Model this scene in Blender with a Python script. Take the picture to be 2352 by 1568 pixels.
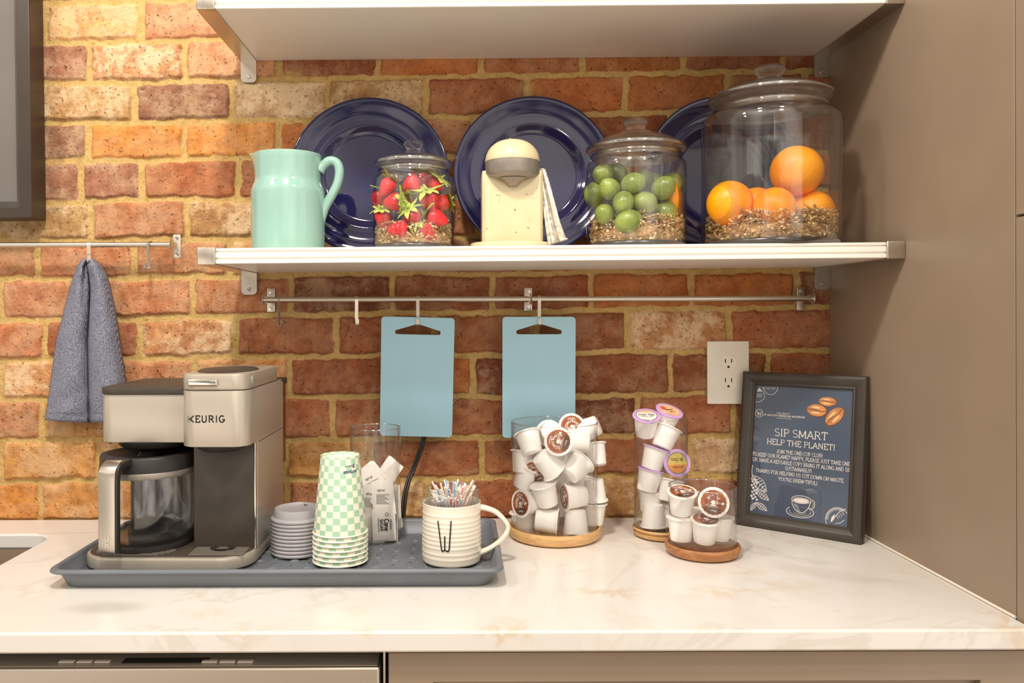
import bpy, bmesh, math, random
import numpy as np
from math import sin, cos, pi, radians, sqrt, atan2
from mathutils import Vector, Matrix, noise
from mathutils.geometry import tessellate_polygon

random.seed(7)
for o in list(bpy.data.objects):
    bpy.data.objects.remove(o, do_unlink=True)
SC = bpy.context.scene
COL = SC.collection

# ------------------------------------------------------------------ camera
CX, CD, CZ, FPX, YAW, ROLL, PX, PY = 0.4483, 1.6663, 0.4173, 1861.57, 0.0021, -0.0028, 1060.05, 723.07
cd_ = bpy.data.cameras.new('camera')
cd_.sensor_fit = 'HORIZONTAL'; cd_.sensor_width = 36.0
cd_.lens = FPX / 2352 * 36.0
cd_.shift_x = (1176 - PX) / 2352
cd_.shift_y = -(784 - PY) / 2352
cd_.clip_start = 0.05
cam = bpy.data.objects.new('camera', cd_); COL.objects.link(cam)
_r0 = Vector((cos(YAW), -sin(YAW), 0)); _fw = Vector((sin(YAW), cos(YAW), 0)); _up = Vector((0, 0, 1))
_X = _r0 * cos(ROLL) + _up * sin(ROLL); _Y = -_r0 * sin(ROLL) + _up * cos(ROLL)
cam.matrix_world = Matrix(((_X.x, _Y.x, -_fw.x, CX), (_X.y, _Y.y, -_fw.y, -CD), (_X.z, _Y.z, -_fw.z, CZ), (0, 0, 0, 1)))
SC.camera = cam

# ------------------------------------------------------------------ world and lamps
wd = bpy.data.worlds.new('room_ambience'); SC.world = wd; wd.use_nodes = True
_n = wd.node_tree.nodes; _l = wd.node_tree.links; _n.clear()
_o = _n.new('ShaderNodeOutputWorld'); _b = _n.new('ShaderNodeBackground')
_tc = _n.new('ShaderNodeTexCoord'); _sp = _n.new('ShaderNodeSeparateXYZ'); _rp = _n.new('ShaderNodeValToRGB'); _mr = _n.new('ShaderNodeMapRange')
_mr.inputs['From Min'].default_value = -1; _mr.inputs['From Max'].default_value = 1
_e = _rp.color_ramp.elements
_e[0].position = 0.10; _e[0].color = (0.95, 0.85, 0.73, 1)
_e[1].position = 0.95; _e[1].color = (0.80, 0.73, 0.64, 1)
_k = _e.new(0.5); _k.color = (0.66, 0.60, 0.53, 1)
_l.new(_tc.outputs['Generated'], _sp.inputs[0]); _l.new(_sp.outputs['Z'], _mr.inputs['Value']); _l.new(_mr.outputs[0], _rp.inputs[0])
# made-up bright spots, patches and front fill, added behind the viewer for glints
_mp = _n.new('ShaderNodeMapping'); _mp.inputs['Scale'].default_value = (1, 1, 0.30); _l.new(_tc.outputs['Generated'], _mp.inputs[0])
_vo = _n.new('ShaderNodeTexVoronoi'); _vo.inputs['Scale'].default_value = 5.0; _l.new(_mp.outputs[0], _vo.inputs['Vector'])
def _range(sock, a, b):
    k = _n.new('ShaderNodeMapRange'); k.interpolation_type = 'SMOOTHSTEP'; _l.new(sock, k.inputs[0]); k.inputs[1].default_value = a; k.inputs[2].default_value = b; return k.outputs[0]
def _mul(a, b):
    k = _n.new('ShaderNodeMath'); k.operation = 'MULTIPLY'; _l.new(a, k.inputs[0])
    if isinstance(b, float): k.inputs[1].default_value = b
    else: _l.new(b, k.inputs[1])
    return k.outputs[0]
_spot = _mul(_mul(_range(_vo.outputs['Distance'], 0.16, 0.10), _range(_sp.outputs['Y'], -0.25, -0.45)), _mul(_range(_sp.outputs['Z'], 0.02, 0.10), _range(_sp.outputs['Z'], 0.75, 0.6)))
_ad = _n.new('ShaderNodeMix'); _ad.data_type = 'RGBA'; _l.new(_spot, _ad.inputs[0]); _l.new(_rp.outputs[0], _ad.inputs[6]); _ad.inputs[7].default_value = (7.0, 6.1, 5.0, 1)
_dm = _n.new('ShaderNodeMapRange'); _l.new(_sp.outputs['Y'], _dm.inputs[0]); _dm.inputs[1].default_value = 0.1; _dm.inputs[2].default_value = -0.9; _dm.inputs[3].default_value = 0.55; _dm.inputs[4].default_value = 1.45
_vm = _n.new('ShaderNodeVectorMath'); _vm.operation = 'SCALE'; _l.new(_ad.outputs[2], _vm.inputs[0]); _l.new(_dm.outputs[0], _vm.inputs['Scale'])
_nz = _n.new('ShaderNodeTexNoise'); _nz.inputs['Scale'].default_value = 2.6; _nz.inputs['Detail'].default_value = 2; _l.new(_tc.outputs['Generated'], _nz.inputs['Vector'])
_pt = _n.new('ShaderNodeMapRange'); _l.new(_nz.outputs['Fac'], _pt.inputs[0]); _pt.inputs[1].default_value = 0.40; _pt.inputs[2].default_value = 0.62; _pt.inputs[3].default_value = 0.30; _pt.inputs[4].default_value = 1.8
_v2 = _n.new('ShaderNodeVectorMath'); _v2.operation = 'SCALE'; _l.new(_vm.outputs[0], _v2.inputs[0]); _l.new(_pt.outputs[0], _v2.inputs['Scale'])
_l.new(_v2.outputs[0], _b.inputs['Color'])
_b.inputs['Strength'].default_value = 0.86
_l.new(_b.outputs[0], _o.inputs[0])

def lamp(name, loc, target, size, power, color=(1, 0.915, 0.81)):
    ld = bpy.data.lights.new(name, 'AREA'); ld.shape = 'DISK'; ld.size = size; ld.energy = power; ld.color = color
    ob = bpy.data.objects.new(name, ld); COL.objects.link(ob); ob.location = loc
    d = Vector(target) - Vector(loc); ob.rotation_euler = d.to_track_quat('-Z', 'Y').to_euler()
    return ob
lamp('ceiling_downlight', (0.18, -1.22, 1.85), (0.25, -0.1, 0.2), 0.16, 18)
lamp('ceiling_downlight', (-0.95, -1.15, 1.85), (-0.5, -0.1, 0.2), 0.16, 8)
lamp('ceiling_downlight', (1.02, -1.6, 1.85), (0.9, -0.2, 0.2), 0.16, 9)
vs = SC.view_settings
vs.view_transform = 'Standard'; vs.look = 'None'; vs.exposure = 0.36; vs.gamma = 1.0; vs.use_curve_mapping = False
SC.cycles.max_bounces = 14; SC.cycles.transmission_bounces = 12; SC.cycles.transparent_max_bounces = 24
SC.cycles.glossy_bounces = 6; SC.cycles.diffuse_bounces = 5
SC.cycles.use_denoising = True
SC.cycles.caustics_reflective = False; SC.cycles.caustics_refractive = False

# ------------------------------------------------------------------ pixel of the photograph -> point of the place
def ray(u, v):
    a, b = u - PX, v - PY
    c, s = cos(-ROLL), sin(-ROLL)
    a, b = a * c - b * s, a * s + b * c
    x, d, z = a / FPX, 1.0, -b / FPX
    c, s = cos(YAW), sin(YAW)
    return Vector((x * c + d * s, -x * s + d * c, z))
EYE = Vector((CX, -CD, CZ))
def atY(u, v, y):
    r = ray(u, v); return EYE + r * ((y + CD) / r.y)
def atZ(u, v, z=0.0):
    r = ray(u, v); return EYE + r * ((z - CZ) / r.z)
def atPlane(u, v, p, n):
    r = ray(u, v); return EYE + r * ((p - EYE).dot(n) / r.dot(n))

# ------------------------------------------------------------------ materials
def C(r, g, b, a=1.0):
    f = lambda c: (c / 255 / 12.92) if c / 255 <= 0.04045 else ((c / 255 + 0.055) / 1.055) ** 2.4
    return (f(r), f(g), f(b), a)

class NT:
    def __init__(s, name):
        s.m = bpy.data.materials.new(name); s.m.use_nodes = True
        s.t = s.m.node_tree; s.t.nodes.clear()
        s.out = s.t.nodes.new('ShaderNodeOutputMaterial')
    def n(s, typ, **kw):
        k = s.t.nodes.new('ShaderNode' + typ)
        for a, b in kw.items(): setattr(k, a, b)
        return k
    def l(s, a, b): s.t.links.new(a, b)
    def val(s, sock, v):
        if hasattr(v, 'links') or isinstance(v, bpy.types.NodeSocket): s.l(v, sock)
        else: sock.default_value = v
    def math(s, op, a, b=0.0, clamp=False):
        k = s.n('Math', operation=op, use_clamp=clamp); s.val(k.inputs[0], a); s.val(k.inputs[1], b); return k.outputs[0]
    def mix(s, f, a, b):
        k = s.n('Mix', data_type='RGBA'); s.val(k.inputs[0], f); s.val(k.inputs[6], a); s.val(k.inputs[7], b); return k.outputs[2]
    def coord(s, which='Object', scale=None):
        k = s.n('TexCoord').outputs[which]
        if scale is not None:
            mp = s.n('Mapping'); s.l(k, mp.inputs[0]); mp.inputs['Scale'].default_value = scale; k = mp.outputs[0]
        return k
    def noise(s, vec, scale, detail=4, rough=0.5, dist=0.0):
        k = s.n('TexNoise'); s.l(vec, k.inputs['Vector']); k.inputs['Scale'].default_value = scale
        k.inputs['Detail'].default_value = detail; k.inputs['Roughness'].default_value = rough; k.inputs['Distortion'].default_value = dist
        return k.outputs['Fac']
    def vor(s, vec, scale, feature='F1', rnd=1.0):
        k = s.n('TexVoronoi', feature=feature); s.l(vec, k.inputs['Vector']); k.inputs['Scale'].default_value = scale
        k.inputs['Randomness'].default_value = rnd
        return k.outputs['Distance']
    def ramp(s, f, a, b, smooth=True):
        k = s.n('MapRange', interpolation_type='SMOOTHSTEP' if smooth else 'LINEAR'); s.val(k.inputs[0], f)
        k.inputs[1].default_value = a; k.inputs[2].default_value = b; return k.outputs[0]
    def bsdf(s, color, rough=0.5, metal=0.0, bump=None, bump_d=0.001, **kw):
        b = s.n('BsdfPrincipled'); s.val(b.inputs['Base Color'], color); s.val(b.inputs['Roughness'], rough); s.val(b.inputs['Metallic'], metal)
        for k, v in kw.items(): s.val(b.inputs[k.replace('_', ' ')], v)
        if bump is not None:
            bp = s.n('Bump'); s.l(bump, bp.inputs['Height']); bp.inputs['Distance'].default_value = bump_d; bp.inputs['Strength'].default_value = 1.0
            s.l(bp.outputs[0], b.inputs['Normal'])
        s.l(b.outputs[0], s.out.inputs[0]); return b

def plain(name, col, rough=0.5, metal=0.0, var=0.08, scale=30, bump=0.0, **kw):
    t = NT(name); co = t.coord()
    nz = t.noise(co, scale)
    dark = tuple(c * (1 - var) for c in col[:3]) + (1,); lite = tuple(min(1, c * (1 + var)) for c in col[:3]) + (1,)
    c = t.mix(t.ramp(nz, 0.3, 0.7), dark, lite)
    bm = t.noise(co, scale * 12) if bump else None
    t.bsdf(c, rough, metal, bm, bump, **kw)
    return t.m

def thin_glass(name, tint=(1, 1, 1, 1), base=0.035, edge=0.55, rough=0.0):
    """a clear pane or wall too thin to bend light: it lets light through and mirrors by the angle of view"""
    t = NT(name)
    tr = t.n('BsdfTransparent'); tr.inputs[0].default_value = tint
    gl = t.n('BsdfGlossy'); gl.inputs['Roughness'].default_value = rough
    lw = t.n('LayerWeight'); lw.inputs[0].default_value = 0.5
    f = t.math('POWER', lw.outputs['Facing'], 3.2)
    f = t.math('MULTIPLY', f, edge); f = t.math('ADD', f, base, True)
    nz = t.noise(t.coord(), 6); f = t.math('MULTIPLY', f, t.ramp(nz, -0.6, 0.8))
    mx = t.n('MixShader'); t.l(f, mx.inputs[0]); t.l(tr.outputs[0], mx.inputs[1]); t.l(gl.outputs[0], mx.inputs[2])
    t.l(mx.outputs[0], t.out.inputs[0]); return t.m

def solid_glass(name, tint=(0.98, 0.99, 0.98, 1), rough=0.0):
    t = NT(name); nz = t.noise(t.coord(), 8)
    c = t.mix(nz, tint, (1, 1, 1, 1))
    g = t.n('BsdfGlass'); t.l(c, g.inputs[0]); g.inputs['Roughness'].default_value = rough; g.inputs['IOR'].default_value = 1.42
    tr = t.n('BsdfTransparent'); tr.inputs[0].default_value = (0.97, 0.97, 0.96, 1)
    mx = t.n('MixShader'); mx.inputs[0].default_value = 0.6
    t.l(tr.outputs[0], mx.inputs[1]); t.l(g.outputs[0], mx.inputs[2]); t.l(mx.outputs[0], t.out.inputs[0]); return t.m

def brick_mat():
    t = NT('old brick and yellow mortar'); co = t.coord()
    at = t.n('Attribute', attribute_name='bcol'); sd = t.n('Attribute', attribute_name='sd').outputs['Fac']
    bc = at.outputs['Color']; eff = at.outputs['Alpha']
    n1 = t.noise(co, 38, 6, 0.6); n2 = t.noise(co, 210, 4, 0.65); n3 = t.noise(co, 14, 4, 0.6); n4 = t.noise(co, 75, 5, 0.7)
    # brick tone mottling
    f = t.ramp(n1, 0.30, 0.72)
    dk = t.n('Mix', data_type='RGBA', blend_type='MULTIPLY'); dk.inputs[0].default_value = 1.0; t.l(bc, dk.inputs[6]); dk.inputs[7].default_value = (0.74, 0.66, 0.62, 1)
    lt = t.n('Mix', data_type='RGBA', blend_type='MULTIPLY'); lt.inputs[0].default_value = 1.0; t.l(bc, lt.inputs[6]); lt.inputs[7].default_value = (1.12, 1.14, 1.10, 1)
    c = t.mix(f, dk.outputs[2], lt.outputs[2])
    # chalky patches
    e = t.math('MULTIPLY', eff, t.ramp(t.math('ADD', n3, t.math('MULTIPLY', n4, 0.5)), 0.64, 0.88))
    c = t.mix(e, c, C(230, 200, 160))
    # pits and white grit
    pit = t.ramp(t.noise(co, 165, 2, 0.5), 0.352, 0.285); c = t.mix(t.math('MULTIPLY', pit, 0.6), c, C(66, 34, 18))
    grit = t.ramp(t.vor(co, 130), 0.075, 0.03); c = t.mix(t.math('MULTIPLY', grit, t.ramp(n3, 0.50, 0.66)), c, C(238, 214, 178))
    # mortar
    m = t.mix(t.ramp(n4, 0.3, 0.7), C(188, 154, 94), C(212, 178, 114)); m = t.mix(t.math('MULTIPLY', t.ramp(n2, 0.5, 0.75), 0.45), m, C(222, 194, 134))
    edge = t.math('ADD', sd, t.math('MULTIPLY', t.math('SUBTRACT', n4, 0.5), 0.010))
    k = t.ramp(edge, -0.0012, 0.0014)
    smear = t.math('MULTIPLY', t.ramp(n3, 0.56, 0.72), t.ramp(sd, 0.016, 0.002)); k = t.math('SUBTRACT', k, t.math('MULTIPLY', smear, 0.8), True)
    c = t.mix(k, m, c)
    h = t.math('ADD', t.math('MULTIPLY', n2, 0.6), t.math('MULTIPLY', n4, 1.0)); h = t.math('SUBTRACT', h, t.math('MULTIPLY', pit, 0.5))
    t.bsdf(c, 0.8, 0, h, 0.0034, Specular_IOR_Level=0.25); return t.m

def marble_mat():
    t = NT('cream marble'); co = t.coord()
    w = t.noise(co, 2.6, 6, 0.6, 1.2); w2 = t.noise(co, 4.2, 5, 0.6, 0.9); big = t.noise(co, 1.5, 3, 0.5)
    c = t.mix(t.ramp(big, 0.35, 0.7), C(226, 221, 214), C(234, 230, 224))
    grey = t.math('MULTIPLY', t.ramp(w, 0.56, 0.74), 0.42); c = t.mix(grey, c, C(196, 186, 172))
    v = t.math('ABSOLUTE', t.math('SUBTRACT', w2, 0.5)); v = t.ramp(v, 0.045, 0.0)
    msk = t.ramp(t.noise(co, 4.1, 3, 0.5), 0.53, 0.66)
    c = t.mix(t.math('MULTIPLY', t.math('MULTIPLY', v, msk), 0.42), c, C(212, 178, 128))
    v2 = t.math('ABSOLUTE', t.math('SUBTRACT', w, 0.5)); v2 = t.ramp(v2, 0.03, 0.0)
    c = t.mix(t.math('MULTIPLY', t.math('MULTIPLY', v2, t.ramp(big, 0.45, 0.6)), 0.28), c, C(190, 176, 158))
    # the grey smudge on the slab near the front
    vm = t.n('VectorMath', operation='SUBTRACT'); t.l(co, vm.inputs[0]); vm.inputs[1].default_value = (-0.055, -0.505, 0)
    mp = t.n('Mapping'); t.l(vm.outputs[0], mp.inputs[0]); mp.inputs['Scale'].default_value = (13, 30, 1)
    ln = t.n('VectorMath', operation='LENGTH'); t.l(mp.outputs[0], ln.inputs[0])
    blob = t.math('MULTIPLY', t.ramp(t.math('ADD', ln.outputs['Value'], t.math('MULTIPLY', w2, 0.5)), 1.25, 0.45), 0.4)
    c = t.mix(blob, c, C(168, 160, 148))
    t.bsdf(c, 0.22, Specular_IOR_Level=0.4); return t.m

def steel(name, col=C(190, 180, 168), rough=0.32, stretch=(1, 1, 60)):
    t = NT(name); co = t.coord(scale=stretch); nz = t.noise(co, 26, 4)
    c = t.mix(nz, tuple(x * 0.86 for x in col[:3]) + (1,), col)
    r = t.math('ADD', t.math('MULTIPLY', nz, 0.16), rough - 0.08)
    t.bsdf(c, r, 1.0); return t.m

def wood(name, a, b, scale=1.0):
    t = NT(name); co = t.coord(scale=(4 * scale, 26 * scale, 60 * scale)); n = t.noise(co, 3.2, 5, 0.6, 0.8)
    f2 = t.noise(t.coord(scale=(10, 120, 160)), 3, 3)
    c = t.mix(t.ramp(n, 0.3, 0.7), a, b); c = t.mix(t.math('MULTIPLY', t.ramp(f2, 0.55, 0.8), 0.35), c, tuple(x * 0.55 for x in a[:3]) + (1,))
    t.bsdf(c, 0.38, 0, n, 0.0004); return t.m

def checker_mat():
    t = NT('green and cream checks'); uv = t.coord('UV')
    ck = t.n('TexChecker'); t.l(uv, ck.inputs[0]); ck.inputs['Scale'].default_value = 1.0
    ck.inputs[1].default_value = C(164, 206, 174); ck.inputs[2].default_value = C(250, 240, 216)
    nz = t.noise(t.coord(), 60)
    c = t.mix(t.math('MULTIPLY', nz, 0.12), ck.outputs[0], C(255, 246, 226)); t.bsdf(c, 0.45); return t.m

def chipped_mat():
    t = NT('chipped cream enamel'); co = t.coord(); n = t.noise(co, 30, 3)
    c = t.mix(n, C(206, 190, 150), C(224, 209, 172))
    a = t.math('MULTIPLY', t.ramp(t.noise(co, 150, 3, 0.6), 0.66, 0.68), t.ramp(t.noise(co, 22, 2), 0.52, 0.58))
    c = t.mix(a, c, C(62, 50, 38)); t.bsdf(c, 0.28, Specular_IOR_Level=0.5); return t.m

def weave_mat():
    t = NT('blue grey woven cotton'); co = t.coord()
    wv = t.n('TexWave', wave_type='BANDS', bands_direction='X'); t.l(co, wv.inputs[0]); wv.inputs['Scale'].default_value = 190; wv.inputs['Distortion'].default_value = 2.5; wv.inputs['Detail Scale'].default_value = 6
    wz = t.n('TexWave', wave_type='BANDS', bands_direction='Z'); t.l(co, wz.inputs[0]); wz.inputs['Scale'].default_value = 190; wz.inputs['Distortion'].default_value = 2.5; wz.inputs['Detail Scale'].default_value = 6
    f = t.math('MULTIPLY', t.math('ADD', wv.outputs['Fac'], wz.outputs['Fac']), 0.5)
    n = t.noise(co, 420, 3, 0.7); f = t.math('ADD', t.math('MULTIPLY', f, 0.35), t.math('MULTIPLY', n, 0.75))
    c = t.mix(t.ramp(f, 0.35, 0.80), C(62, 70, 98), C(178, 178, 188)); t.bsdf(c, 0.95, 0, f, 0.0008, Specular_IOR_Level=0.1); return t.m

def fruit_mat(name, a, b, spots=None, rough=0.4, bump=0.0006, sc=180):
    t = NT(name); co = t.coord(); n = t.noise(co, 22, 4); c = t.mix(t.ramp(n, 0.3, 0.7), a, b)
    if spots:
        v = t.ramp(t.vor(co, 210, rnd=0.6), 0.16, 0.10); c = t.mix(t.math('MULTIPLY', v, 0.7), c, spots)
    t.bsdf(c, rough, 0, t.vor(co, sc), bump, Subsurface_Weight=0.0); return t.m

M = {}
M['brick'] = brick_mat(); M['marble'] = marble_mat()
M['taupe'] = plain('taupe cabinet paint', C(150, 132, 112), 0.40, var=0.03, scale=9)
M['taupe_dark'] = plain('dark cabinet gap', C(44, 32, 24), 0.7)
M['floor'] = wood('oak floor', C(150, 112, 74), C(176, 136, 92), 0.2)
M['steel'] = steel('brushed steel', C(214, 204, 190), 0.30, (60, 60, 1))
M['steel_h'] = steel('brushed steel sheet', C(206, 196, 182), 0.34, (1, 1, 70))
M['chrome'] = steel('polished steel', C(224, 218, 208), 0.12, (1, 1, 1))
M['silver'] = plain('silver painted plastic', C(196, 186, 171), 0.34, 0.5, var=0.03, scale=4)
M['black_plastic'] = plain('black plastic', C(44, 40, 38), 0.38)
M['brown_plastic'] = plain('dark brown matt plastic', C(66, 58, 50), 0.5, scale=18, var=0.2, bump=0.0002)
M['white_shelf'] = plain('white laminate', C(240, 234, 224), 0.35, var=0.015, scale=5)
M['frame_brown'] = plain('dark brown frame lacquer', C(58, 46, 37), 0.38, var=0.1, scale=12)
M['frame_black'] = plain('espresso frame lacquer', C(62, 54, 47), 0.36, var=0.1, scale=12)
M['navy'] = plain('cobalt glaze', C(30, 28, 70), 0.07, var=0.22, scale=9, Specular_IOR_Level=0.5, Coat_Weight=0.2, Coat_Roughness=0.03)
M['mint'] = plain('mint glaze', C(146, 186, 174), 0.14, var=0.02, scale=8, Coat_Weight=0.5)
M['sky_blue'] = plain('light blue board plastic', C(166, 208, 226), 0.38, var=0.02, scale=7)
M['tray'] = plain('slate grey tray plastic', C(108, 113, 120), 0.40, var=0.06, scale=12)
M['lid_grey'] = plain('grey lid plastic', C(172, 168, 172), 0.38, var=0.03)
M['check'] = checker_mat()
M['cup_white'] = plain('cream paper', C(250, 243, 224), 0.5, var=0.02)
M['ceramic'] = plain('cream stoneware', C(240, 230, 212), 0.25, var=0.03, scale=25, Coat_Weight=0.3)
M['ink'] = plain('black ink', C(34, 30, 28), 0.5)
M['ink_blue'] = plain('blue ink', C(48, 62, 116), 0.5)
M['ink_grey'] = plain('grey ink', C(120, 116, 110), 0.5)
M['emboss'] = plain('pressed steel mark', C(214, 206, 196), 0.25, 0.6)
M['print_white'] = plain('white print', C(240, 232, 224), 0.5, var=0.02)
M['poster'] = plain('navy poster paper', C(60, 75, 98), 0.45, var=0.06, scale=10)
M['bean'] = plain('printed bean brown', C(206, 132, 66), 0.5, var=0.25, scale=70)
M['bean_dark'] = plain('printed bean shadow', C(104, 58, 26), 0.5)
M['bean_light'] = plain('printed bean gleam', C(246, 208, 150), 0.5)
M['pod_white'] = plain('white pod plastic', C(247, 243, 237), 0.34, var=0.015, scale=20)
M['pod_foil'] = plain('white foil', C(238, 230, 224), 0.35, var=0.03, scale=40)
M['pod_lilac'] = plain('lilac foil', C(204, 164, 216), 0.35, var=0.05, scale=40)
M['lab_brown'] = plain('donut brown print', C(150, 76, 30), 0.45, var=0.1, scale=60)
M['lab_dark'] = plain('dark brown print', C(66, 42, 30), 0.45)
M['lab_orange'] = plain('orange print', C(232, 140, 44), 0.45)
M['lab_gold'] = plain('gold green print', C(216, 190, 92), 0.45, var=0.25, scale=50)
M['lab_peach'] = plain('peach print', C(238, 188, 148), 0.45, var=0.2, scale=50)
M['lab_red'] = plain('red print', C(214, 84, 62), 0.45)
M['lab_green'] = plain('green print', C(70, 92, 44), 0.45)
M['wood_light'] = wood('pale acacia', C(200, 154, 100), C(220, 180, 124))
M['wood_mid'] = wood('brown acacia', C(152, 98, 56), C(186, 130, 82))
M['outlet'] = plain('white outlet plastic', C(238, 230, 216), 0.35, var=0.01)
M['cord'] = plain('black cord rubber', C(30, 25, 22), 0.45)
M['cream_enamel'] = chipped_mat()
M['grey_metal'] = plain('grey cast metal', C(150, 142, 132), 0.42, 0.5, var=0.08, scale=60)
M['weave'] = weave_mat()
M['orange'] = fruit_mat('orange peel', C(255, 150, 0), C(255, 172, 12), None, 0.38, 0.0004, 260)
M['lime'] = fruit_mat('lime peel', C(112, 130, 50), C(150, 164, 82), None, 0.32, 0.0004, 260)
M['berry'] = fruit_mat('strawberry skin', C(206, 24, 34), C(232, 52, 56), C(240, 150, 90), 0.3, 0.0010, 210)
M['leaf'] = plain('strawberry leaf', C(186, 200, 92), 0.5, var=0.3, scale=90)
M['straw_paper'] = plain('shredded kraft paper', C(244, 212, 160), 0.8, var=0.15, scale=45)
M['paper_white'] = plain('white sachet paper', C(240, 234, 226), 0.5, var=0.04, scale=40)
M['glass'] = thin_glass('clear glass', base=0.085, edge=0.85)
M['glass_reflect_tint'] = thin_glass('jar glass with reflection tint', (0.95, 0.94, 0.93, 1), base=0.09, edge=0.8)  # slight tint put in to imitate room reflections in the largest jar
M['glass_lid'] = thin_glass('clear lid glass', (0.93, 0.93, 0.92, 1), base=0.30, edge=0.6)
M['glass_thin'] = thin_glass('fine clear glass', base=0.045, edge=0.8)
M['glass_rim'] = thin_glass('polished glass rim', (0.95, 0.95, 0.94, 1), base=0.42, edge=0.5)
M['glass_solid'] = solid_glass('thick clear glass')
M['glass_bottom'] = thin_glass('frosty glass foot', (0.86, 0.85, 0.84, 1), 0.12, 0.5, 0.25)
M['pic_glass'] = thin_glass('picture glazing', base=0.055, edge=0.7)
M['pic_reflection'] = plain('painted reflection grey', C(110, 104, 98), 0.6, var=0.06, scale=4)  # plain grey stands in for the room reflected in the glazing
M['smoke_tank'] = thin_glass('smoky water tank', (0.55, 0.45, 0.38, 1), 0.06, 0.6)
STRAWS = [plain('straw white', C(246, 240, 232), 0.4), plain('straw red stripe', C(214, 92, 72), 0.4), plain('straw blue stripe', C(120, 172, 214), 0.4), plain('straw orange stripe', C(226, 168, 104), 0.4)]

# ------------------------------------------------------------------ mesh helpers
class G:
    """a little heap of vertices and faces"""
    def __init__(s): s.v = []; s.f = []; s.uv = {}
    def add(s, vf, m=None):
        v, f = (vf.v, vf.f) if isinstance(vf, G) else vf
        b = len(s.v)
        s.v += [tuple(m @ Vector(p)) if m is not None else tuple(p) for p in v]
        s.f += [tuple(i + b for i in q) for q in f]
        return s
    def tf(s, m): s.v = [tuple(m @ Vector(p)) for p in s.v]; return s

def link(name, me, parent=None):
    o = bpy.data.objects.new(name, me); COL.objects.link(o)
    if parent is not None: o.parent = parent
    return o

def obj(name, g, mat, parent=None, ang=40, solid=None, bevel=None, flip=False, subsurf=0):
    me = bpy.data.meshes.new(name); v, f = (g.v, g.f) if isinstance(g, G) else g
    me.from_pydata([tuple(p) for p in v], [], [tuple(q) for q in f]); me.update()
    bm = bmesh.new(); bm.from_mesh(me); bmesh.ops.recalc_face_normals(bm, faces=bm.faces); bm.to_mesh(me); bm.free()
    if mat is not None: me.materials.append(mat)
    me.shade_smooth()
    if ang is not None: me.set_sharp_from_angle(angle=radians(ang))
    o = link(name, me, parent)
    if bevel:
        b = o.modifiers.new('b', 'BEVEL'); b.width = bevel; b.segments = 2; b.limit_method = 'ANGLE'; b.angle_limit = radians(40)
    if solid:
        q = o.modifiers.new('s', 'SOLIDIFY'); q.thickness = solid; q.offset = 0
    if subsurf:
        q = o.modifiers.new('u', 'SUBSURF'); q.levels = subsurf; q.render_levels = subsurf
    return o

def thing(name, label, cat, loc=(0, 0, 0), rotz=0.0, group=None):
    o = bpy.data.objects.new(name, None); COL.objects.link(o); o.location = loc; o.rotation_euler = (0, 0, rotz)
    o.empty_display_size = 0.02
    return tag(o, label, cat, group)
def tag(o, label=None, cat=None, group=None, kind=None):
    if label: o['label'] = label
    if cat: o['category'] = cat
    if group: o['group'] = group
    if kind: o['kind'] = kind
    return o
def struct(o): o['kind'] = 'structure'; return o

def box(x0, x1, y0, y1, z0, z1):
    v = [(x, y, z) for x in (x0, x1) for y in (y0, y1) for z in (z0, z1)]
    return v, [(0, 1, 3, 2), (4, 6, 7, 5), (0, 4, 5, 1), (2, 3, 7, 6), (0, 2, 6, 4), (1, 5, 7, 3)]

def loft(rings, cap0=True, cap1=True, closed=True):
    n = len(rings[0]); v = [p for r in rings for p in r]; f = []
    for k in range(len(rings) - 1):
        for i in range(n if closed else n - 1):
            j = (i + 1) % n; f.append((k * n + i, k * n + j, (k + 1) * n + j, (k + 1) * n + i))
    if cap0: f.append(tuple(range(n - 1, -1, -1)))
    if cap1: f.append(tuple((len(rings) - 1) * n + i for i in range(n)))
    return v, f

def rrect(w, d, r, n=6, cx=0, cy=0):
    r = max(1e-5, min(r, w / 2 - 1e-6, d / 2 - 1e-6)); p = []
    for qx, qy, a0 in ((1, 1, 0), (-1, 1, 90), (-1, -1, 180), (1, -1, 270)):
        for i in range(n + 1):
            a = radians(a0 + 90 * i / n); p.append((cx + qx * (w / 2 - r) + r * cos(a), cy + qy * (d / 2 - r) + r * sin(a)))
    return p

def rblock(x0, x1, y0, y1, z0, z1, r=0.01, b=0.002, n=6):
    """a block with rounded upright corners and softened top and bottom edges"""
    cx, cy, w, d = (x0 + x1) / 2, (y0 + y1) / 2, x1 - x0, y1 - y0
    rings = []
    for k in (0, 0.5, 1):
        a = radians(90 * k); i = b * (1 - sin(a)); rings.append([(p[0], p[1], z0 + b * (1 - cos(a))) for p in rrect(w - 2 * i, d - 2 * i, r - i, n, cx, cy)])
    for k in (0, 0.5, 1):
        a = radians(90 * k); i = b * (1 - cos(a)); rings.append([(p[0], p[1], z1 - b * (1 - sin(a))) for p in rrect(w - 2 * i, d - 2 * i, r - i, n, cx, cy)])
    return loft(rings)

def lathe(prof, n=48, m=None):
    v = []; f = []; idx = []
    for r, z in prof:
        if r < 1e-6: idx.append([len(v)]); v.append((0, 0, z))
        else:
            idx.append(list(range(len(v), len(v) + n))); v += [(r * cos(2 * pi * i / n), r * sin(2 * pi * i / n), z) for i in range(n)]
    for a, b in zip(idx, idx[1:]):
        for i in range(n):
            j = (i + 1) % n
            if len(a) == 1 and len(b) == 1: continue
            if len(a) == 1: f.append((a[0], b[j], b[i]))
            elif len(b) == 1: f.append((a[i], a[j], b[0]))
            else: f.append((a[i], a[j], b[j], b[i]))
    if m is not None: v = [tuple(m @ Vector(p)) for p in v]
    return v, f

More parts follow.
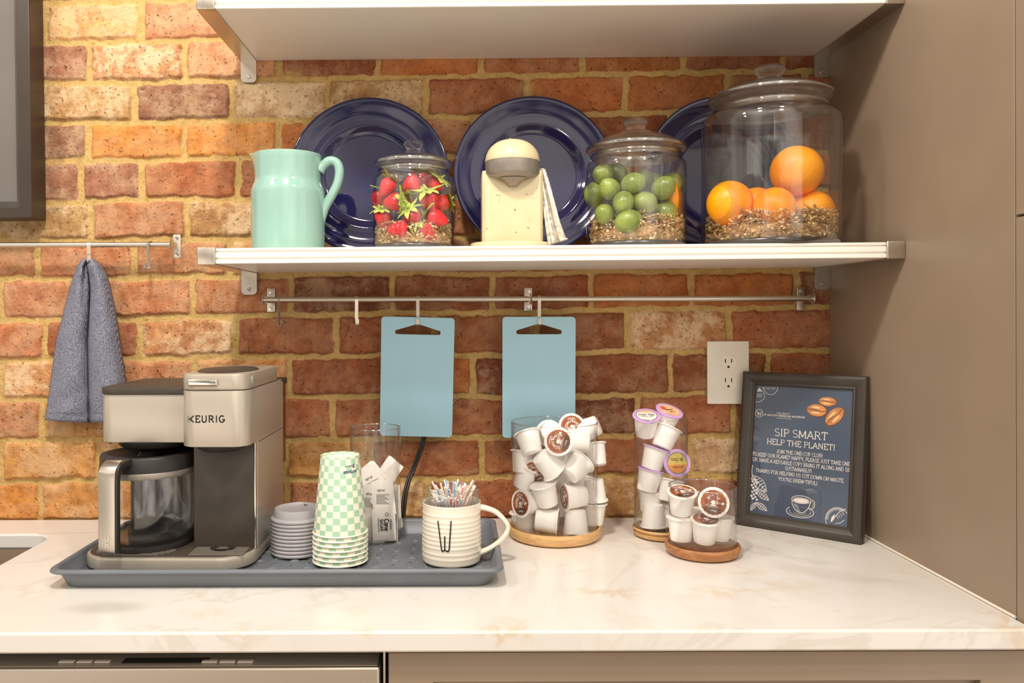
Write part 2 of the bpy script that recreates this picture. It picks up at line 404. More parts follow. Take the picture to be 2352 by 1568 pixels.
def spline(pts, k=8):
    pts = [Vector(p) for p in pts]; out = []
    q = [2 * pts[0] - pts[1]] + pts + [2 * pts[-1] - pts[-2]]
    for i in range(1, len(q) - 2):
        for t in range(k):
            s = t / k; a, b, c, d = q[i - 1], q[i], q[i + 1], q[i + 2]
            out.append(0.5 * ((2 * b) + (c - a) * s + (2 * a - 5 * b + 4 * c - d) * s * s + (3 * b - a - 3 * c + d) * s ** 3))
    return out + [pts[-1]]

def sweep(path, prof, up=None, scale=None, caps=True):
    """prof: list of (a, b) around the path; a along side, b along the up direction"""
    P = [Vector(p) for p in path]; rings = []; nrm = None
    for i, p in enumerate(P):
        t = (P[min(i + 1, len(P) - 1)] - P[max(i - 1, 0)]).normalized()
        if up is not None: u = Vector(up)
        elif nrm is None: u = Vector((0, 0, 1)) if abs(t.z) < 0.9 else Vector((1, 0, 0))
        else: u = nrm
        s = t.cross(u).normalized(); nrm = s.cross(t).normalized()
        k = scale[i] if scale else 1.0
        rings.append([tuple(p + s * a * k + nrm * b * k) for a, b in prof])
    return loft(rings, caps, caps)
def tube(path, r, n=10, scale=None, up=None, caps=True):
    return sweep(path, [(r * cos(2 * pi * i / n), r * sin(2 * pi * i / n)) for i in range(n)], up, scale, caps)

def prism(loops, z0, z1):
    """loops of 2-D points (first the outline, then holes) pulled from z0 to z1"""
    L = [[Vector((p[0], p[1], 0)) for p in l] for l in loops]
    tri = tessellate_polygon(L); flat = [p for l in L for p in l]; n = len(flat)
    v = [(p.x, p.y, z0) for p in flat] + [(p.x, p.y, z1) for p in flat]
    f = [tuple(t) for t in tri] + [tuple(i + n for i in reversed(t)) for t in tri]; b = 0
    for l in L:
        k = len(l)
        for i in range(k): j = (i + 1) % k; f.append((b + i, b + j, b + n + j, b + n + i))
        b += k
    return v, f

def sphere(c, r, sx=1, sy=1, sz=1, nu=28, nv=16):
    prof = [(r * sin(pi * i / nv), -r * cos(pi * i / nv)) for i in range(nv + 1)]; prof[0] = (0, -r); prof[-1] = (0, r)
    v, f = lathe(prof, nu); return [(c[0] + p[0] * sx, c[1] + p[1] * sy, c[2] + p[2] * sz) for p in v], f

def frame_m(origin, ex, ey, ez):
    return Matrix(((ex[0], ey[0], ez[0], origin[0]), (ex[1], ey[1], ez[1], origin[1]), (ex[2], ey[2], ez[2], origin[2]), (0, 0, 0, 1)))
def aim(axis, spin=0.0):
    """turn local +Z onto the axis"""
    return Vector(axis).normalized().to_track_quat('Z', 'Y').to_matrix().to_4x4() @ Matrix.Rotation(spin, 4, 'Z')
T = Matrix.Translation

# ------------------------------------------------------------------ lettering: strokes with slab serifs
def arc(cx, cy, rx, ry, a0, a1, n=12):
    return [(cx + rx * cos(radians(a0 + (a1 - a0) * i / n)), cy + ry * sin(radians(a0 + (a1 - a0) * i / n))) for i in range(n + 1)]
GL = {
 'A': (.86, [[(.06, 0), (.43, 1), (.80, 0)], [(.20, .34), (.66, .34)]]),
 'B': (.78, [[(.16, 0), (.16, 1)], [(.10, 1), (.42, 1)] + arc(.42, .76, .22, .24, 90, -90) + [(.16, .52)], [(.42, .52)] + arc(.44, .26, .26, .26, 90, -90) + [(.10, 0)]]),
 'C': (.80, [arc(.45, .5, .36, .5, 50, 310, 20)]), 'D': (.86, [[(.16, 0), (.16, 1)], [(.10, 1), (.36, 1)] + arc(.38, .5, .40, .5, 90, -90, 16) + [(.10, 0)]]),
 'E': (.74, [[(.16, 0), (.16, 1)], [(.08, 1), (.66, 1), (.66, .84)], [(.16, .52), (.52, .52)], [(.08, 0), (.68, 0), (.68, .18)]]),
 'F': (.70, [[(.16, 0), (.16, 1)], [(.08, 1), (.64, 1), (.64, .84)], [(.16, .52), (.50, .52)]]),
 'G': (.86, [arc(.46, .5, .37, .5, 50, 350, 22) + [(.82, .42), (.54, .42)]]), 'H': (.92, [[(.16, 0), (.16, 1)], [(.76, 0), (.76, 1)], [(.16, .5), (.76, .5)]]),
 'I': (.40, [[(.20, 0), (.20, 1)]]), 'J': (.62, [[(.44, 1), (.44, .24)] + arc(.25, .22, .19, .22, 0, -170)]),
 'K': (.86, [[(.16, 0), (.16, 1)], [(.74, 1), (.18, .46)], [(.34, .60), (.76, 0)]]), 'L': (.72, [[(.16, 0), (.16, 1)], [(.08, 0), (.66, 0), (.66, .2)]]),
 'M': (1.06, [[(.14, 0), (.14, 1), (.53, .12), (.92, 1), (.92, 0)]]), 'N': (.92, [[(.16, 0), (.16, 1), (.76, 0), (.76, 1)]]),
 'O': (.90, [arc(.45, .5, .38, .5, 0, 360, 26)]), 'P': (.76, [[(.16, 0), (.16, 1)], [(.10, 1), (.42, 1)] + arc(.43, .74, .26, .26, 90, -90) + [(.16, .48)]]),
 'Q': (.90, [arc(.45, .5, .38, .5, 0, 360, 26), [(.5, .2), (.84, -.1)]]), 'R': (.86, [[(.16, 0), (.16, 1)], [(.10, 1), (.42, 1)] + arc(.43, .75, .25, .25, 90, -90) + [(.16, .5)], [(.44, .5), (.76, 0)]]),
 'S': (.70, [arc(.35, .75, .26, .25, 40, 270, 14) + arc(.35, .25, .28, .25, 90, -140, 14)]), 'T': (.80, [[(.40, 0), (.40, 1)], [(.08, .82), (.08, 1), (.72, 1), (.72, .82)]]),
 'U': (.90, [[(.16, 1), (.16, .32)] + arc(.45, .30, .29, .30, 180, 360, 14) + [(.74, 1)]]), 'V': (.84, [[(.05, 1), (.42, 0), (.79, 1)]]),
 'W': (1.14, [[(.05, 1), (.32, 0), (.57, .9), (.82, 0), (1.09, 1)]]), 'X': (.84, [[(.06, 0), (.78, 1)], [(.06, 1), (.78, 0)]]), 'Y': (.84, [[(.05, 1), (.42, .48), (.79, 1)], [(.42, .48), (.42, 0)]]),
 'Z': (.76, [[(.08, 1), (.68, 1), (.08, 0), (.68, 0)]]),
 '!': (.34, [[(.17, 1), (.17, .28)], [(.17, .08), (.17, 0)]]), '.': (.28, [[(.13, .08), (.13, 0)]]), ',': (.28, [[(.15, .1), (.10, -.14)]]), "'": (.24, [[(.12, 1), (.12, .74)]]),
 '-': (.46, [[(.08, .44), (.38, .44)]]), '?': (.64, [arc(.32, .76, .23, .24, 170, -60, 12) + [(.32, .46), (.32, .28)], [(.32, .08), (.32, 0)]]), ' ': (.36, []),
}
for ch, pts in {'e': [[(.12, .34), (.6, .34)] + arc(.36, .34, .25, .34, 0, 310, 16)], 'o': [arc(.36, .34, .26, .34, 0, 360, 18)], 'p': [[(.12, -.3), (.12, .68)], arc(.36, .34, .24, .34, 150, -150, 16)],
                'r': [[(.14, 0), (.14, .68)], arc(.36, .38, .22, .3, 170, 60, 6)], 's': [arc(.3, .51, .2, .17, 40, 270, 8) + arc(.3, .17, .22, .17, 90, -140, 8)], 'u': [[(.12, .68), (.12, .26)] + arc(.34, .26, .22, .26, 180, 360, 8) + [(.56, .68)]],
                'y': [[(.06, .68), (.32, 0)], [(.58, .68), (.26, -.28), (.1, -.28)]], 'z': [[(.08, .68), (.54, .68), (.08, 0), (.54, 0)]], 'a': [arc(.34, .34, .24, .34, 0, 360, 14), [(.58, .68), (.58, 0)]], 'g': [arc(.34, .34, .24, .34, 0, 360, 14), [(.58, .68), (.58, -.2), (.3, -.3)]],
                'n': [[(.12, 0), (.12, .68)], arc(.34, .4, .22, .28, 170, 0, 8) + [(.56, 0)]], 'i': [[(.14, 0), (.14, .68)]], 'c': [arc(.34, .34, .25, .34, 50, 310, 14)], 't': [[(.2, .95), (.2, .1), (.36, 0)], [(.04, .68), (.4, .68)]], 'h': [[(.12, 0), (.12, 1)], arc(.34, .4, .22, .28, 170, 0, 8) + [(.56, 0)]],
                'v': [[(.06, .68), (.32, 0), (.58, .68)]], 'd': [arc(.34, .34, .24, .34, 0, 360, 14), [(.58, 1), (.58, 0)]], 'l': [[(.14, 0), (.14, 1)]], 'm': [[(.1, 0), (.1, .68)], arc(.26, .42, .16, .26, 170, 0, 6) + [(.42, 0)], arc(.58, .42, .16, .26, 170, 0, 6) + [(.74, 0)]]}.items():
    GL[ch] = ({'i': .28, 'l': .28, 't': .44, 'r': .48, 's': .58, 'm': .86}.get(ch, .70), pts)

def stroke(pts, t, z=0.0, ext=0.3):
    v = []; f = []
    for a, b in zip(pts, pts[1:]):
        dx, dy = b[0] - a[0], b[1] - a[1]; L = sqrt(dx * dx + dy * dy)
        if L < 1e-9: continue
        dx /= L; dy /= L; e = t * ext; nx, ny = -dy * t / 2, dx * t / 2; i = len(v)
        a2 = (a[0] - dx * e, a[1] - dy * e); b2 = (b[0] + dx * e, b[1] + dy * e)
        v += [(a2[0] + nx, a2[1] + ny, z), (a2[0] - nx, a2[1] - ny, z), (b2[0] - nx, b2[1] - ny, z), (b2[0] + nx, b2[1] + ny, z)]; f.append((i, i + 1, i + 2, i + 3))
    return v, f

def text_w(s, track=0.0): return sum(GL.get(c, GL[' '])[0] + track for c in s) - track
def text(s, h=1.0, t=0.12, serif=False, track=0.0, width=None, bend=None):
    """letters standing on y=0 from x=0; width squeezes the line to that length; bend=(radius, mid angle) runs it round a circle"""
    g = G(); x = 0.0; W = text_w(s, track); kx = (width / W) if width else h
    for c in s:
        w, st = GL.get(c, GL[' '])
        for pl in st:
            pts = [((x + p[0]) * kx, p[1] * h) for p in pl]
            th = t * h
            if serif and len(pl) > 1:
                for e, q in ((pl[0], pl[1]), (pl[-1], pl[-2])):
                    if e[1] in (0, 1) and abs(e[0] - q[0]) < abs(e[1] - q[1]):
                        g.add(stroke([((x + e[0] - .13) * kx, e[1] * h), ((x + e[0] + .13) * kx, e[1] * h)], th * 0.62, 0, 0))
            if bend:
                R, mid = bend; pp = []
                for a, b in zip(pts, pts[1:]):
                    pp += [(a[0] + (b[0] - a[0]) * k / 2, a[1] + (b[1] - a[1]) * k / 2) for k in range(2)]
                pts = []
                for px_, py_ in pp + [((x + pl[-1][0]) * kx, pl[-1][1] * h)]:
                    a = mid - (px_ - W * kx / 2) / abs(R) * (1 if R > 0 else -1); rr = abs(R) + (py_ if R > 0 else -py_)
                    pts.append((rr * cos(a), rr * sin(a)))
            g.add(stroke(pts, th))
        x += w + track
    return g

def disc(r, n=32, z=0.0, cx=0, cy=0, ry=None):
    ry = ry or r
    return [(cx + r * cos(2 * pi * i / n), cy + ry * sin(2 * pi * i / n), z) for i in range(n)], [tuple(range(n))]
def ringf(r0, r1, n=32, z=0.0, cx=0, cy=0, k=1.0):
    v = [(cx + r * cos(2 * pi * i / n), cy + k * r * sin(2 * pi * i / n), z) for r in (r0, r1) for i in range(n)]
    return v, [(i, (i + 1) % n, n + (i + 1) % n, n + i) for i in range(n)]

# ================================================================== THE SETTING
W_ = 1.21                      # the tall cabinet stands against the wall here
BRICK = {  # tones of the reclaimed bricks
 'pale': (C(216, 164, 108), .6), 'sal': (C(190, 126, 86), .28), 'pink': (C(196, 136, 98), .35), 'cream': (C(204, 146, 98), .9), 'mauve': (C(160, 112, 88), .35), 'tan': (C(186, 144, 94), .7),
 'ora': (C(212, 144, 74), .2), 'ora2': (C(204, 144, 84), .4), 'red': (C(170, 104, 68), .15), 'red2': (C(152, 90, 58), .18), 'dark': (C(132, 78, 54), .3), 'grey': (C(178, 146, 110), 1.0), 'white': (C(200, 162, 124), 1.2), 'fire': (C(184, 112, 62), .1)}
ROWB = [(0, -18), (92, 74), (186, 167), (280, 260), (368, 352), (462, 445), (552, 537), (638, 624), (732, 711), (822, 810), (915, 908), (1010, 1005), (1104, 1096), (1199, 1193)]
ROWS = [
 ([100, 321, 545, 770, 995, 1220, 1445, 1670, 1895], ['mauve', 'pale', 'pink', 'sal', 'red', 'red', 'red', 'red', 'red']),
 ([-22, 203, 423, 642, 866, 1104, 1337, 1570, 1801], ['sal', 'mauve', 'cream', 'pink', 'red2', 'fire', 'red', 'fire', 'red', 'red2']),
 ([80, 307, 532, 750, 978, 1210, 1437, 1672, 1850], ['tan', 'tan', 'mauve', 'white', 'tan', 'red', 'fire', 'fire', 'red', 'red']),
 ([-22, 200, 423, 639, 865, 1090, 1315, 1540, 1765], ['sal', 'mauve', 'ora', 'ora', 'fire', 'sal', 'fire', 'red2', 'fire', 'red']),
 ([-40, 182, 323, 545, 770, 995, 1220, 1445, 1670], ['ora', 'mauve', 'mauve', 'red', 'red', 'red', 'fire', 'red', 'red', 'fire']),
 ([-20, 205, 429, 650, 875, 1100, 1325, 1550, 1775], ['tan', 'tan', 'sal', 'tan', 'ora2', 'red', 'sal', 'red', 'red', 'red']),
 ([84, 306, 528, 750, 975, 1200, 1425, 1650, 1860], ['sal', 'sal', 'sal', 'pale', 'red', 'mauve', 'red', 'red', 'red', 'red']),
 ([0, 215, 442, 667, 901, 1131, 1360, 1588, 1831], ['sal', 'pink', 'sal', 'sal', 'dark', 'red2', 'red2', 'fire', 'fire', 'dark']),
 ([-120, 101, 318, 541, 771, 1000, 1233, 1444, 1677], ['sal', 'sal', 'red', 'cream', 'red', 'red', 'red', 'red2', 'cream', 'red']),
 ([0, 225, 445, 665, 895, 1086, 1313, 1541, 1765], ['sal', 'cream', 'sal', 'ora2', 'red', 'fire', 'dark', 'red2', 'red2', 'red']),
 ([-125, 94, 310, 535, 762, 990, 1230, 1466, 1687], ['sal', 'sal', 'ora2', 'red', 'red', 'red', 'red', 'dark', 'red', 'red2']),
 ([0, 224, 440, 655, 850, 1108, 1330, 1585, 1800], ['ora', 'ora2', 'ora2', 'ora2', 'ora2', 'red', 'red', 'red', 'white', 'red']),
 ([-135, 90, 310, 535, 660, 905, 985, 1215, 1385, 1475, 1700], ['ora', 'ora', 'ora2', 'ora2', 'red', 'red', 'tan', 'red', 'red', 'tan', 'red', 'red'])]

def build_wall():
    rng = np.random.default_rng(5); LAT = [rng.random((256, 256)) for _ in range(8)]
    def vn(x, y, k):
        xi = np.floor(x).astype(int); yi = np.floor(y).astype(int); fx = x - xi; fy = y - yi
        fx = fx * fx * (3 - 2 * fx); fy = fy * fy * (3 - 2 * fy); L = LAT[k]
        g = lambda a, b: L[a & 255, b & 255]
        return (g(xi, yi) * (1 - fx) + g(xi + 1, yi) * fx) * (1 - fy) + (g(xi, yi + 1) * (1 - fx) + g(xi + 1, yi + 1) * fx) * fy
    def fbm(x, y, s, k, o=4):
        r = 0; a = .5; t = 0
        for i in range(o): r = r + a * vn(x / s + 17.3 * i, y / s + 9.1 * i, (k + i) % 8); t += a; a *= .5; s *= .5
        return r / t
    st = 0.0024; xs = np.arange(-1.02, W_ + 0.012, st); zs = np.arange(-0.05, 1.19, st); X, Z = np.meshgrid(xs, zs)
    warp = 0.0048
    Xw = X + warp * (fbm(X, Z, .024, 0) - .5) * 2; Zw = Z + warp * (fbm(X, Z, .024, 3) - .5) * 2 + .008 * (fbm(X, Z, .16, 5, 2) - .5)
    xl, xr = atY(300, 600, 0).x, atY(1500, 600, 0).x
    zb = []
    for a, b in ROWB:
        za, zb_ = atY(300, a, 0).z, atY(1500, b, 0).z; zb.append((za, zb_))
    zb = [(zb[0][0] + .0835 * 2, zb[0][1] + .0835 * 2), (zb[0][0] + .0835, zb[0][1] + .0835)] + zb
    SD = np.full(X.shape, -0.02); col = np.zeros(X.shape + (4,)); tilt = np.zeros(X.shape)
    rows = [ROWS[2], ROWS[1]] + ROWS
    for k in range(len(rows)):
        (a0, a1), (b0, b1) = zb[k], zb[k + 1]
        f = (Xw - xl) / (xr - xl); zt = a0 + (a1 - a0) * f; zo = b0 + (b1 - b0) * f
        js, tones = rows[k]; vm = (ROWB[max(0, k - 2)][0] + ROWB[max(0, k - 2)][1]) / 2 + 45
        jx = [atY(u, vm, 0).x for u in js]; tones = list(tones)
        while jx[0] > -1.1: jx.insert(0, jx[0] - .2 - .012 * random.random()); tones.insert(0, random.choice(['sal', 'ora', 'pale', 'red', 'tan']))
        jx.append(W_ + .1)
        while len(tones) < len(jx): tones.append('red')
        inrow = (Zw <= zt) & (Zw > zo)
        for i in range(len(jx)):
            x0 = jx[i - 1] if i else jx[0] - .22; x1 = jx[i]
            m = inrow & (Xw > x0) & (Xw <= x1)
            if not m.any(): continue
            jt = .0044 + .003 * random.random(); jb = .0040 + .0028 * random.random(); jl = .0046 + .003 * random.random()
            hx = (x1 - x0) / 2 - jl; px_ = np.abs(Xw[m] - (x0 + x1) / 2) - hx
            zc = (zt[m] + zo[m]) / 2; hz = (zt[m] - zo[m]) / 2 - (jt + jb) / 2; pz = np.abs(Zw[m] - zc) - hz
            r = .005; qx = px_ + r; qz = pz + r
            d = np.minimum(np.maximum(qx, qz), 0) + np.sqrt(np.maximum(qx, 0) ** 2 + np.maximum(qz, 0) ** 2) - r
            SD[m] = -d
            (cr, cg, cb, _), e = BRICK[tones[i]]; q = .88 + .24 * random.random(); h2 = .94 + .12 * random.random()
            col[m] = (cr * q, cg * q * h2, cb * q * h2, e)
            tx, tz = (random.random() - .5) * .02, (random.random() - .5) * .05
            tilt[m] = (Xw[m] - (x0 + x1) / 2) * tx + (Zw[m] - zc) * tz + (random.random() - .5) * .003
    s = np.clip((SD + .001) / .006, 0, 1); s = s * s * (3 - 2 * s)
    rough = (fbm(X, Z, .030, 1, 5) - .5); chip = np.clip((fbm(X, Z, .022, 4, 4) - .60) * 6, 0, 1) * np.clip((.014 - SD) / .014, 0, 1)
    h = s * (.0064 + tilt + .0052 * rough) - chip * s * .005 + (1 - s) * (.0035 * (fbm(X, Z, .018, 6, 4) - .5) + .003 * (fbm(X, Z, .09, 2, 2) - .5))
    Y = .0064 - h
    nz, nx = X.shape; co = np.stack([X, Y, Z], -1).reshape(-1, 3)
    me = bpy.data.meshes.new('wall_back'); me.vertices.add(nx * nz); me.vertices.foreach_set('co', co.ravel())
    a = (np.arange(nz - 1)[:, None] * nx + np.arange(nx - 1)[None, :]).ravel(); q = np.stack([a, a + 1, a + nx + 1, a + nx], -1)
    me.loops.add(q.size); me.loops.foreach_set('vertex_index', q.ravel()); me.polygons.add(len(q))
    me.polygons.foreach_set('loop_start', np.arange(len(q)) * 4); me.update(calc_edges=True); me.validate()
    at = me.attributes.new('bcol', 'FLOAT_COLOR', 'POINT'); at.data.foreach_set('color', col.reshape(-1, 4).astype(np.float32).ravel())
    at = me.attributes.new('sd', 'FLOAT', 'POINT'); at.data.foreach_set('value', SD.astype(np.float32).ravel())
    me.materials.append(M['brick']); me.shade_smooth()
    return struct(link('wall_back', me))
build_wall()
struct(obj('floor', box(-1.1, 1.9, -2.6, 0.0, -0.95, -0.91), M['floor']))

# ---- worktop with the sink cut-out
SINK_X, SINK_B = -0.327, -0.112
out = [(-1.02, -0.597), (W_ - .002, -0.597), (W_ - .002, -0.001), (-1.02, -0.001)]
hole = [(p[0], p[1]) for p in rrect(0.62, 0.40, 0.045, 8, SINK_X - .31, SINK_B - .20)]
g = G().add(prism([out, hole], -0.0285, 0.0))
tag(obj('countertop', g, M['marble'], bevel=0.0035), 'long cream marble countertop with tan veins under the coffee things', 'countertop')
sk = G()
r0 = [(p[0], p[1]) for p in rrect(0.628, 0.408, 0.05, 8, SINK_X - .31, SINK_B - .20)]; r1 = rrect(0.60, 0.38, 0.05, 8, SINK_X - .31, SINK_B - .20); r2 = rrect(0.50, 0.28, 0.05, 8, SINK_X - .31, SINK_B - .20)
rf = rrect(0.66, 0.44, 0.06, 8, SINK_X - .31, SINK_B - .20)
sk.add(loft([[(p[0], p[1], -.0295) for p in rf], [(p[0], p[1], -.0295) for p in r0], [(p[0], p[1], -.15) for p in r1], [(p[0], p[1], -.165) for p in r2]], False, True))
tag(obj('sink', sk, M['steel'], solid=0.0012), 'undermounted stainless steel sink bowl cut into the countertop', 'sink')

# ---- tall cabinet on the right
tc = thing('tall_cabinet', 'tall taupe cabinet closing off the countertop on the right', 'cabinet', (W_ + .02, -.28, -.91))
def kid(name, g, mat, par, **k):
    """a part given in world coordinates, hung under its thing"""
    o = obj(name, g, mat, None, **k)
    bpy.context.view_layer.update(); o.parent = par; o.matrix_parent_inverse = par.matrix_world.inverted(); return o
kid('side_panel', box(W_, W_ + .02, -.556, -.0, -.91, 1.35), M['taupe'], tc, bevel=.0008)
kid('carcass', box(W_ + .021, W_ + .55, -.553, -.01, -.91, 1.35), M['taupe_dark'], tc)
kid('door', box(W_ - .0005, W_ + .55, -.585, -.5585, -.9, .5485), M['taupe'], tc, bevel=.0012)
kid('door', box(W_ - .0005, W_ + .55, -.585, -.5585, .5515, 1.35), M['taupe'], tc, bevel=.0012)
kb = G().add(tube([(W_ - .0015, -.004, .001), (W_ - .0015, -.3, .001), (W_ - .0015, -.557, .001)], .0022, 8)); struct(obj('trim_1', kb, M['outlet']))

# ---- below the worktop
XD = atY(872, 1530, -.585).x; XC = atY(893, 1530, -.58).x
dw = thing('dishwasher', 'stainless steel dishwasher front under the left of the countertop', 'dishwasher', (XD - .3, -.3, -.91))
kid('body', box(XD - .598, XD - .002, -.53, -.03, -.9, -.034), M['taupe_dark'], dw)
kid('door', box(XD - .6, XD, -.586, -.532, -.80, -.052), M['steel_h'], dw, bevel=.003)
kid('control_ledge', box(XD - .597, XD - .004, -.580, -.534, -.0525, -.0515), M['silver'], dw)
cp = [(XD - .45 + .0025 * i, -.548 - .010 * cos(pi * min(1, max(-1, (i - 50) / 42)) / 1) ) for i in range(0, 101)]
kid('display', box(XD - .35, XD - .235, -.572, -.556, -.0512, -.0505), M['black_plastic'], dw)
for u in (154, 195, 236, 482, 523, 564):
    p = atZ(u, 1519.5, -.051); kid('button', box(p.x - .0105, p.x + .0105, p.y - .0035, p.y + .0035, -.0513, -.0495), M['outlet'], dw, bevel=.0006)
bc = thing('base_cabinet', 'taupe base cabinet drawer front under the right of the countertop', 'cabinet', (XC + .3, -.3, -.91))
kid('carcass', box(XC - .004, W_ - .004, -.56, -.02, -.9, -.032), M['taupe_dark'], bc)
fr = prism([[(XC, -.36), (W_ - .006, -.36), (W_ - .006, -.034), (XC, -.034)], [(XC + .06, -.30), (XC + .06, -.0735), (W_ - .066, -.0735), (W_ - .066, -.30)]], 0, .012)
fm = frame_m((0, -.571, 0), (1, 0, 0), (0, 0, 1), (0, -1, 0))
kid('drawer_front', G().add(fr, fm).add(box(XC + .004, W_ - .01, -.5705, -.562, -.356, -.036)), M['taupe'], bc, bevel=.0008)
kid('lower_drawer_front', box(XC, W_ - .006, -.583, -.563, -.80, -.364), M['taupe'], bc, bevel=.0015)
tag(obj('filler_strip', box(XD + .004, XC - .005, -.576, -.55, -.9, -.033), M['steel']), 'thin steel filler strip between the dishwasher and the drawer', 'filler strip')

# ================================================================== SHELVES
ZL, ZU, TILT, TH, DEP = 0.5052, 0.9408, 0.0064, 0.027, 0.281
def shelf_top(x): return ZL + TH + TILT * x
def make_shelf(z, label):
    t = thing('wall_shelf', label, 'shelf', (0, 0, z), 0, 'white wall shelves'); t.rotation_euler = (0, -TILT, 0)
    pr = [(-.001, 0), (-DEP + .002, 0), (-DEP, .001), (-DEP, .0065), (-DEP + .003, .0080), (-DEP + .003, .0095), (-DEP, .011), (-DEP, .0195), (-DEP + .003, .0205), (-DEP + .003, .0217), (-DEP, .0228), (-DEP, .0262), (-DEP + .0015, TH), (-.001, TH)]
    obj('board', loft([[(.030, a, b) for a, b in pr], [(W_ - .030, a, b) for a, b in pr]]), M['white_shelf'], t, ang=25)
    for s, x0 in ((0, 0.0), (1, W_ - .032)):
        x1 = x0 + .032; b = G()
        b.add(rblock(x0, x1, -DEP - .0035, -DEP + .012, -.0015, TH + .0015, .0025, .0015)); b.add(box(x0, x1, -DEP + .01, -.0015, -.0016, -.0001))
        b.add(box(x0, x1, -DEP + .01, -.0015, TH, TH + .0015)); ox = x0 if s == 0 else x1 - .0015; b.add(box(ox, ox + .0015, -DEP + .01, -.0015, -.0015, TH + .0015))
        br = obj('bracket', b, M['steel'], t, ang=30)
        def tab(z0, z1):
            w = x1 - x0; h = abs(z1 - z0); sg = -1 if z1 < z0 else 1; r = .009
            pts = [(-w / 2, 0)] + [(-w / 2 + r - r * cos(radians(k * 15)), sg * (h - r + r * sin(radians(k * 15)))) for k in range(7)] + [(w / 2 - r + r * sin(radians(k * 15)), sg * (h - r + r * cos(radians(k * 15)))) for k in range(7)] + [(w / 2, 0)]
            return G().add(prism([pts], 0, .0022), frame_m(((x0 + x1) / 2, -.0003, z0), (1, 0, 0), (0, 0, 1), (0, -1, 0)))
        obj('wall_tab', tab(0.0, -.0455), M['steel'], br, bevel=.0006); obj('wall_tab', tab(TH, TH + .024), M['steel'], br, bevel=.0006)
        sc = G().add(lathe([(.0042, 0), (.0042, .0012), (.0034, .0022), (.0016, .0022), (.0013, .001), (0, .001)], 20), frame_m(((x0 + x1) / 2, -.0024, -.034), (1, 0, 0), (0, 0, 1), (0, -1, 0)))
        obj('screw', sc, M['chrome'], br)
    return t
make_shelf(ZU, 'upper white shelf with steel end brackets, empty from below')
make_shelf(ZL, 'lower white shelf carrying the blue plates and the fruit jars')

# ================================================================== RAILS AND HOOKS
def rail(name, label, x0, x1, z, y, r, brks, ends):
    t = thing(name, label, 'rail', ((x0 + x1) / 2, y, z), 0, 'steel hanging rails'); cx_ = (x0 + x1) / 2
    obj('bar', tube([(x0 - cx_, 0, 0), (0, 0, 0), (x1 - cx_, 0, 0)], r, 14), M['steel'], t)
    for bx in brks:
        b = G(); b.add(rblock(bx - .008 - cx_, bx + .008 - cx_, -.024, .024, 0, .002, .002, .0004), frame_m((0, -y - .0005, 0), (1, 0, 0), (0, 0, 1), (0, -1, 0)))
        b.add(box(bx - .0025 - cx_, bx + .0025 - cx_, -r * .5, -y - .001, -.006, .006))
        br = obj('bracket', b, M['steel'], t, ang=30)
        for dz in (-.0165, .0165):
            obj('screw', G().add(lathe([(.0040, 0), (.0036, .0014), (.0014, .0016), (.0011, .0008), (0, .0008)], 16), frame_m((bx - cx_, -y - .0024, dz), (1, 0, 0), (0, 0, 1), (0, -1, 0))), M['chrome'], br)
    for ex in ends:
        obj('end_cap', G().add(lathe([(0, -.001), (.0105, -.001), (.0115, 0), (.0105, .001), (0, .001)], 24), frame_m((ex - cx_, 0, 0), (0, 1, 0), (0, 0, 1), (1, 0, 0))), M['steel'], t)
    return t
RY = -.042
pL = atY(390, 560, RY); zr1 = atY(200, 562, RY).z
rail('hanging_rail', 'steel rail on the brick wall holding the grey dish towel', -.62, pL.x + .003, zr1, RY, .0052, [pL.x, -.55], [pL.x + .004])
a = atY(605, 690, RY); b = atY(1219, 687, RY); c = atY(1867, 683, RY); zr2 = (a.z + c.z) / 2
rail('hanging_rail', 'steel rail under the shelf, left length with the first blue board', a.x, b.x - .002, zr2, RY, .0058, [atY(623, 690, 0).x, atY(1215, 686, 0).x - .002], [a.x])
rail('hanging_rail', 'steel rail under the shelf, right length above the wall outlet', b.x + .002, c.x, zr2, RY, .0058, [atY(1838, 684, 0).x], [b.x, c.x])

def hook(u, v, z, label, r=.0058, rot=0.0, drop=.047, tilt=0.0):
    p = atY(u, v, RY); o_ = []
    for i in range(13): a_ = radians(200 - 200 * i / 12); o_.append((0, (r + .0012) * cos(a_), (r + .0012) * sin(a_)))       # over the bar, from the wall side to the front
    path = [(0, -y_, z_) for _, y_, z_ in o_]
    path = [(0, q[1], q[2]) for q in path]
    path += [(0, -(r + .0012), -.01), (0, -(r + .0012) + .002, -drop * .6), (0, -(r + .0012) + .003, -drop)]
    for i in range(1, 9): a_ = radians(180 * i / 8); path.append((0, -(r + .0012) + .003 - .006 + .006 * cos(a_), -drop - .006 * sin(a_)))
    path.append((0, -(r + .0012) - .0095, -drop + .008))
    w = .0033; pr = [(-w, -.0006), (w, -.0006), (w, .0006), (-w, .0006)]
    v_ = [[(sx, q[1] + ny * .0006 * sy, q[2] + nz * .0006 * sy) for sx, sy in ((-w, -1), (w, -1), (w, 1), (-w, 1))] for q, (ny, nz) in zip(path, normals2(path))]
    o = obj('rail_hook', loft(v_), M['steel'], None, ang=35); o.location = (p.x, RY, z); o.rotation_euler = (tilt, 0, rot)
    return tag(o, label, 'hook', 'steel rail hooks')
def normals2(path):
    r = []
    for i in range(len(path)):
        a_, b_ = path[max(i - 1, 0)], path[min(i + 1, len(path) - 1)]; dy, dz = b_[1] - a_[1], b_[2] - a_[2]; L = sqrt(dy * dy + dz * dz) or 1; r.append((-dz / L, dy / L))
    return r
hook(203, 562, zr1, 'steel hook that holds the dish towel', .0052, .5, .03)
hook(345, 560, zr1, 'empty steel hook near the right end of the towel rail', .0052, -.35, .045)
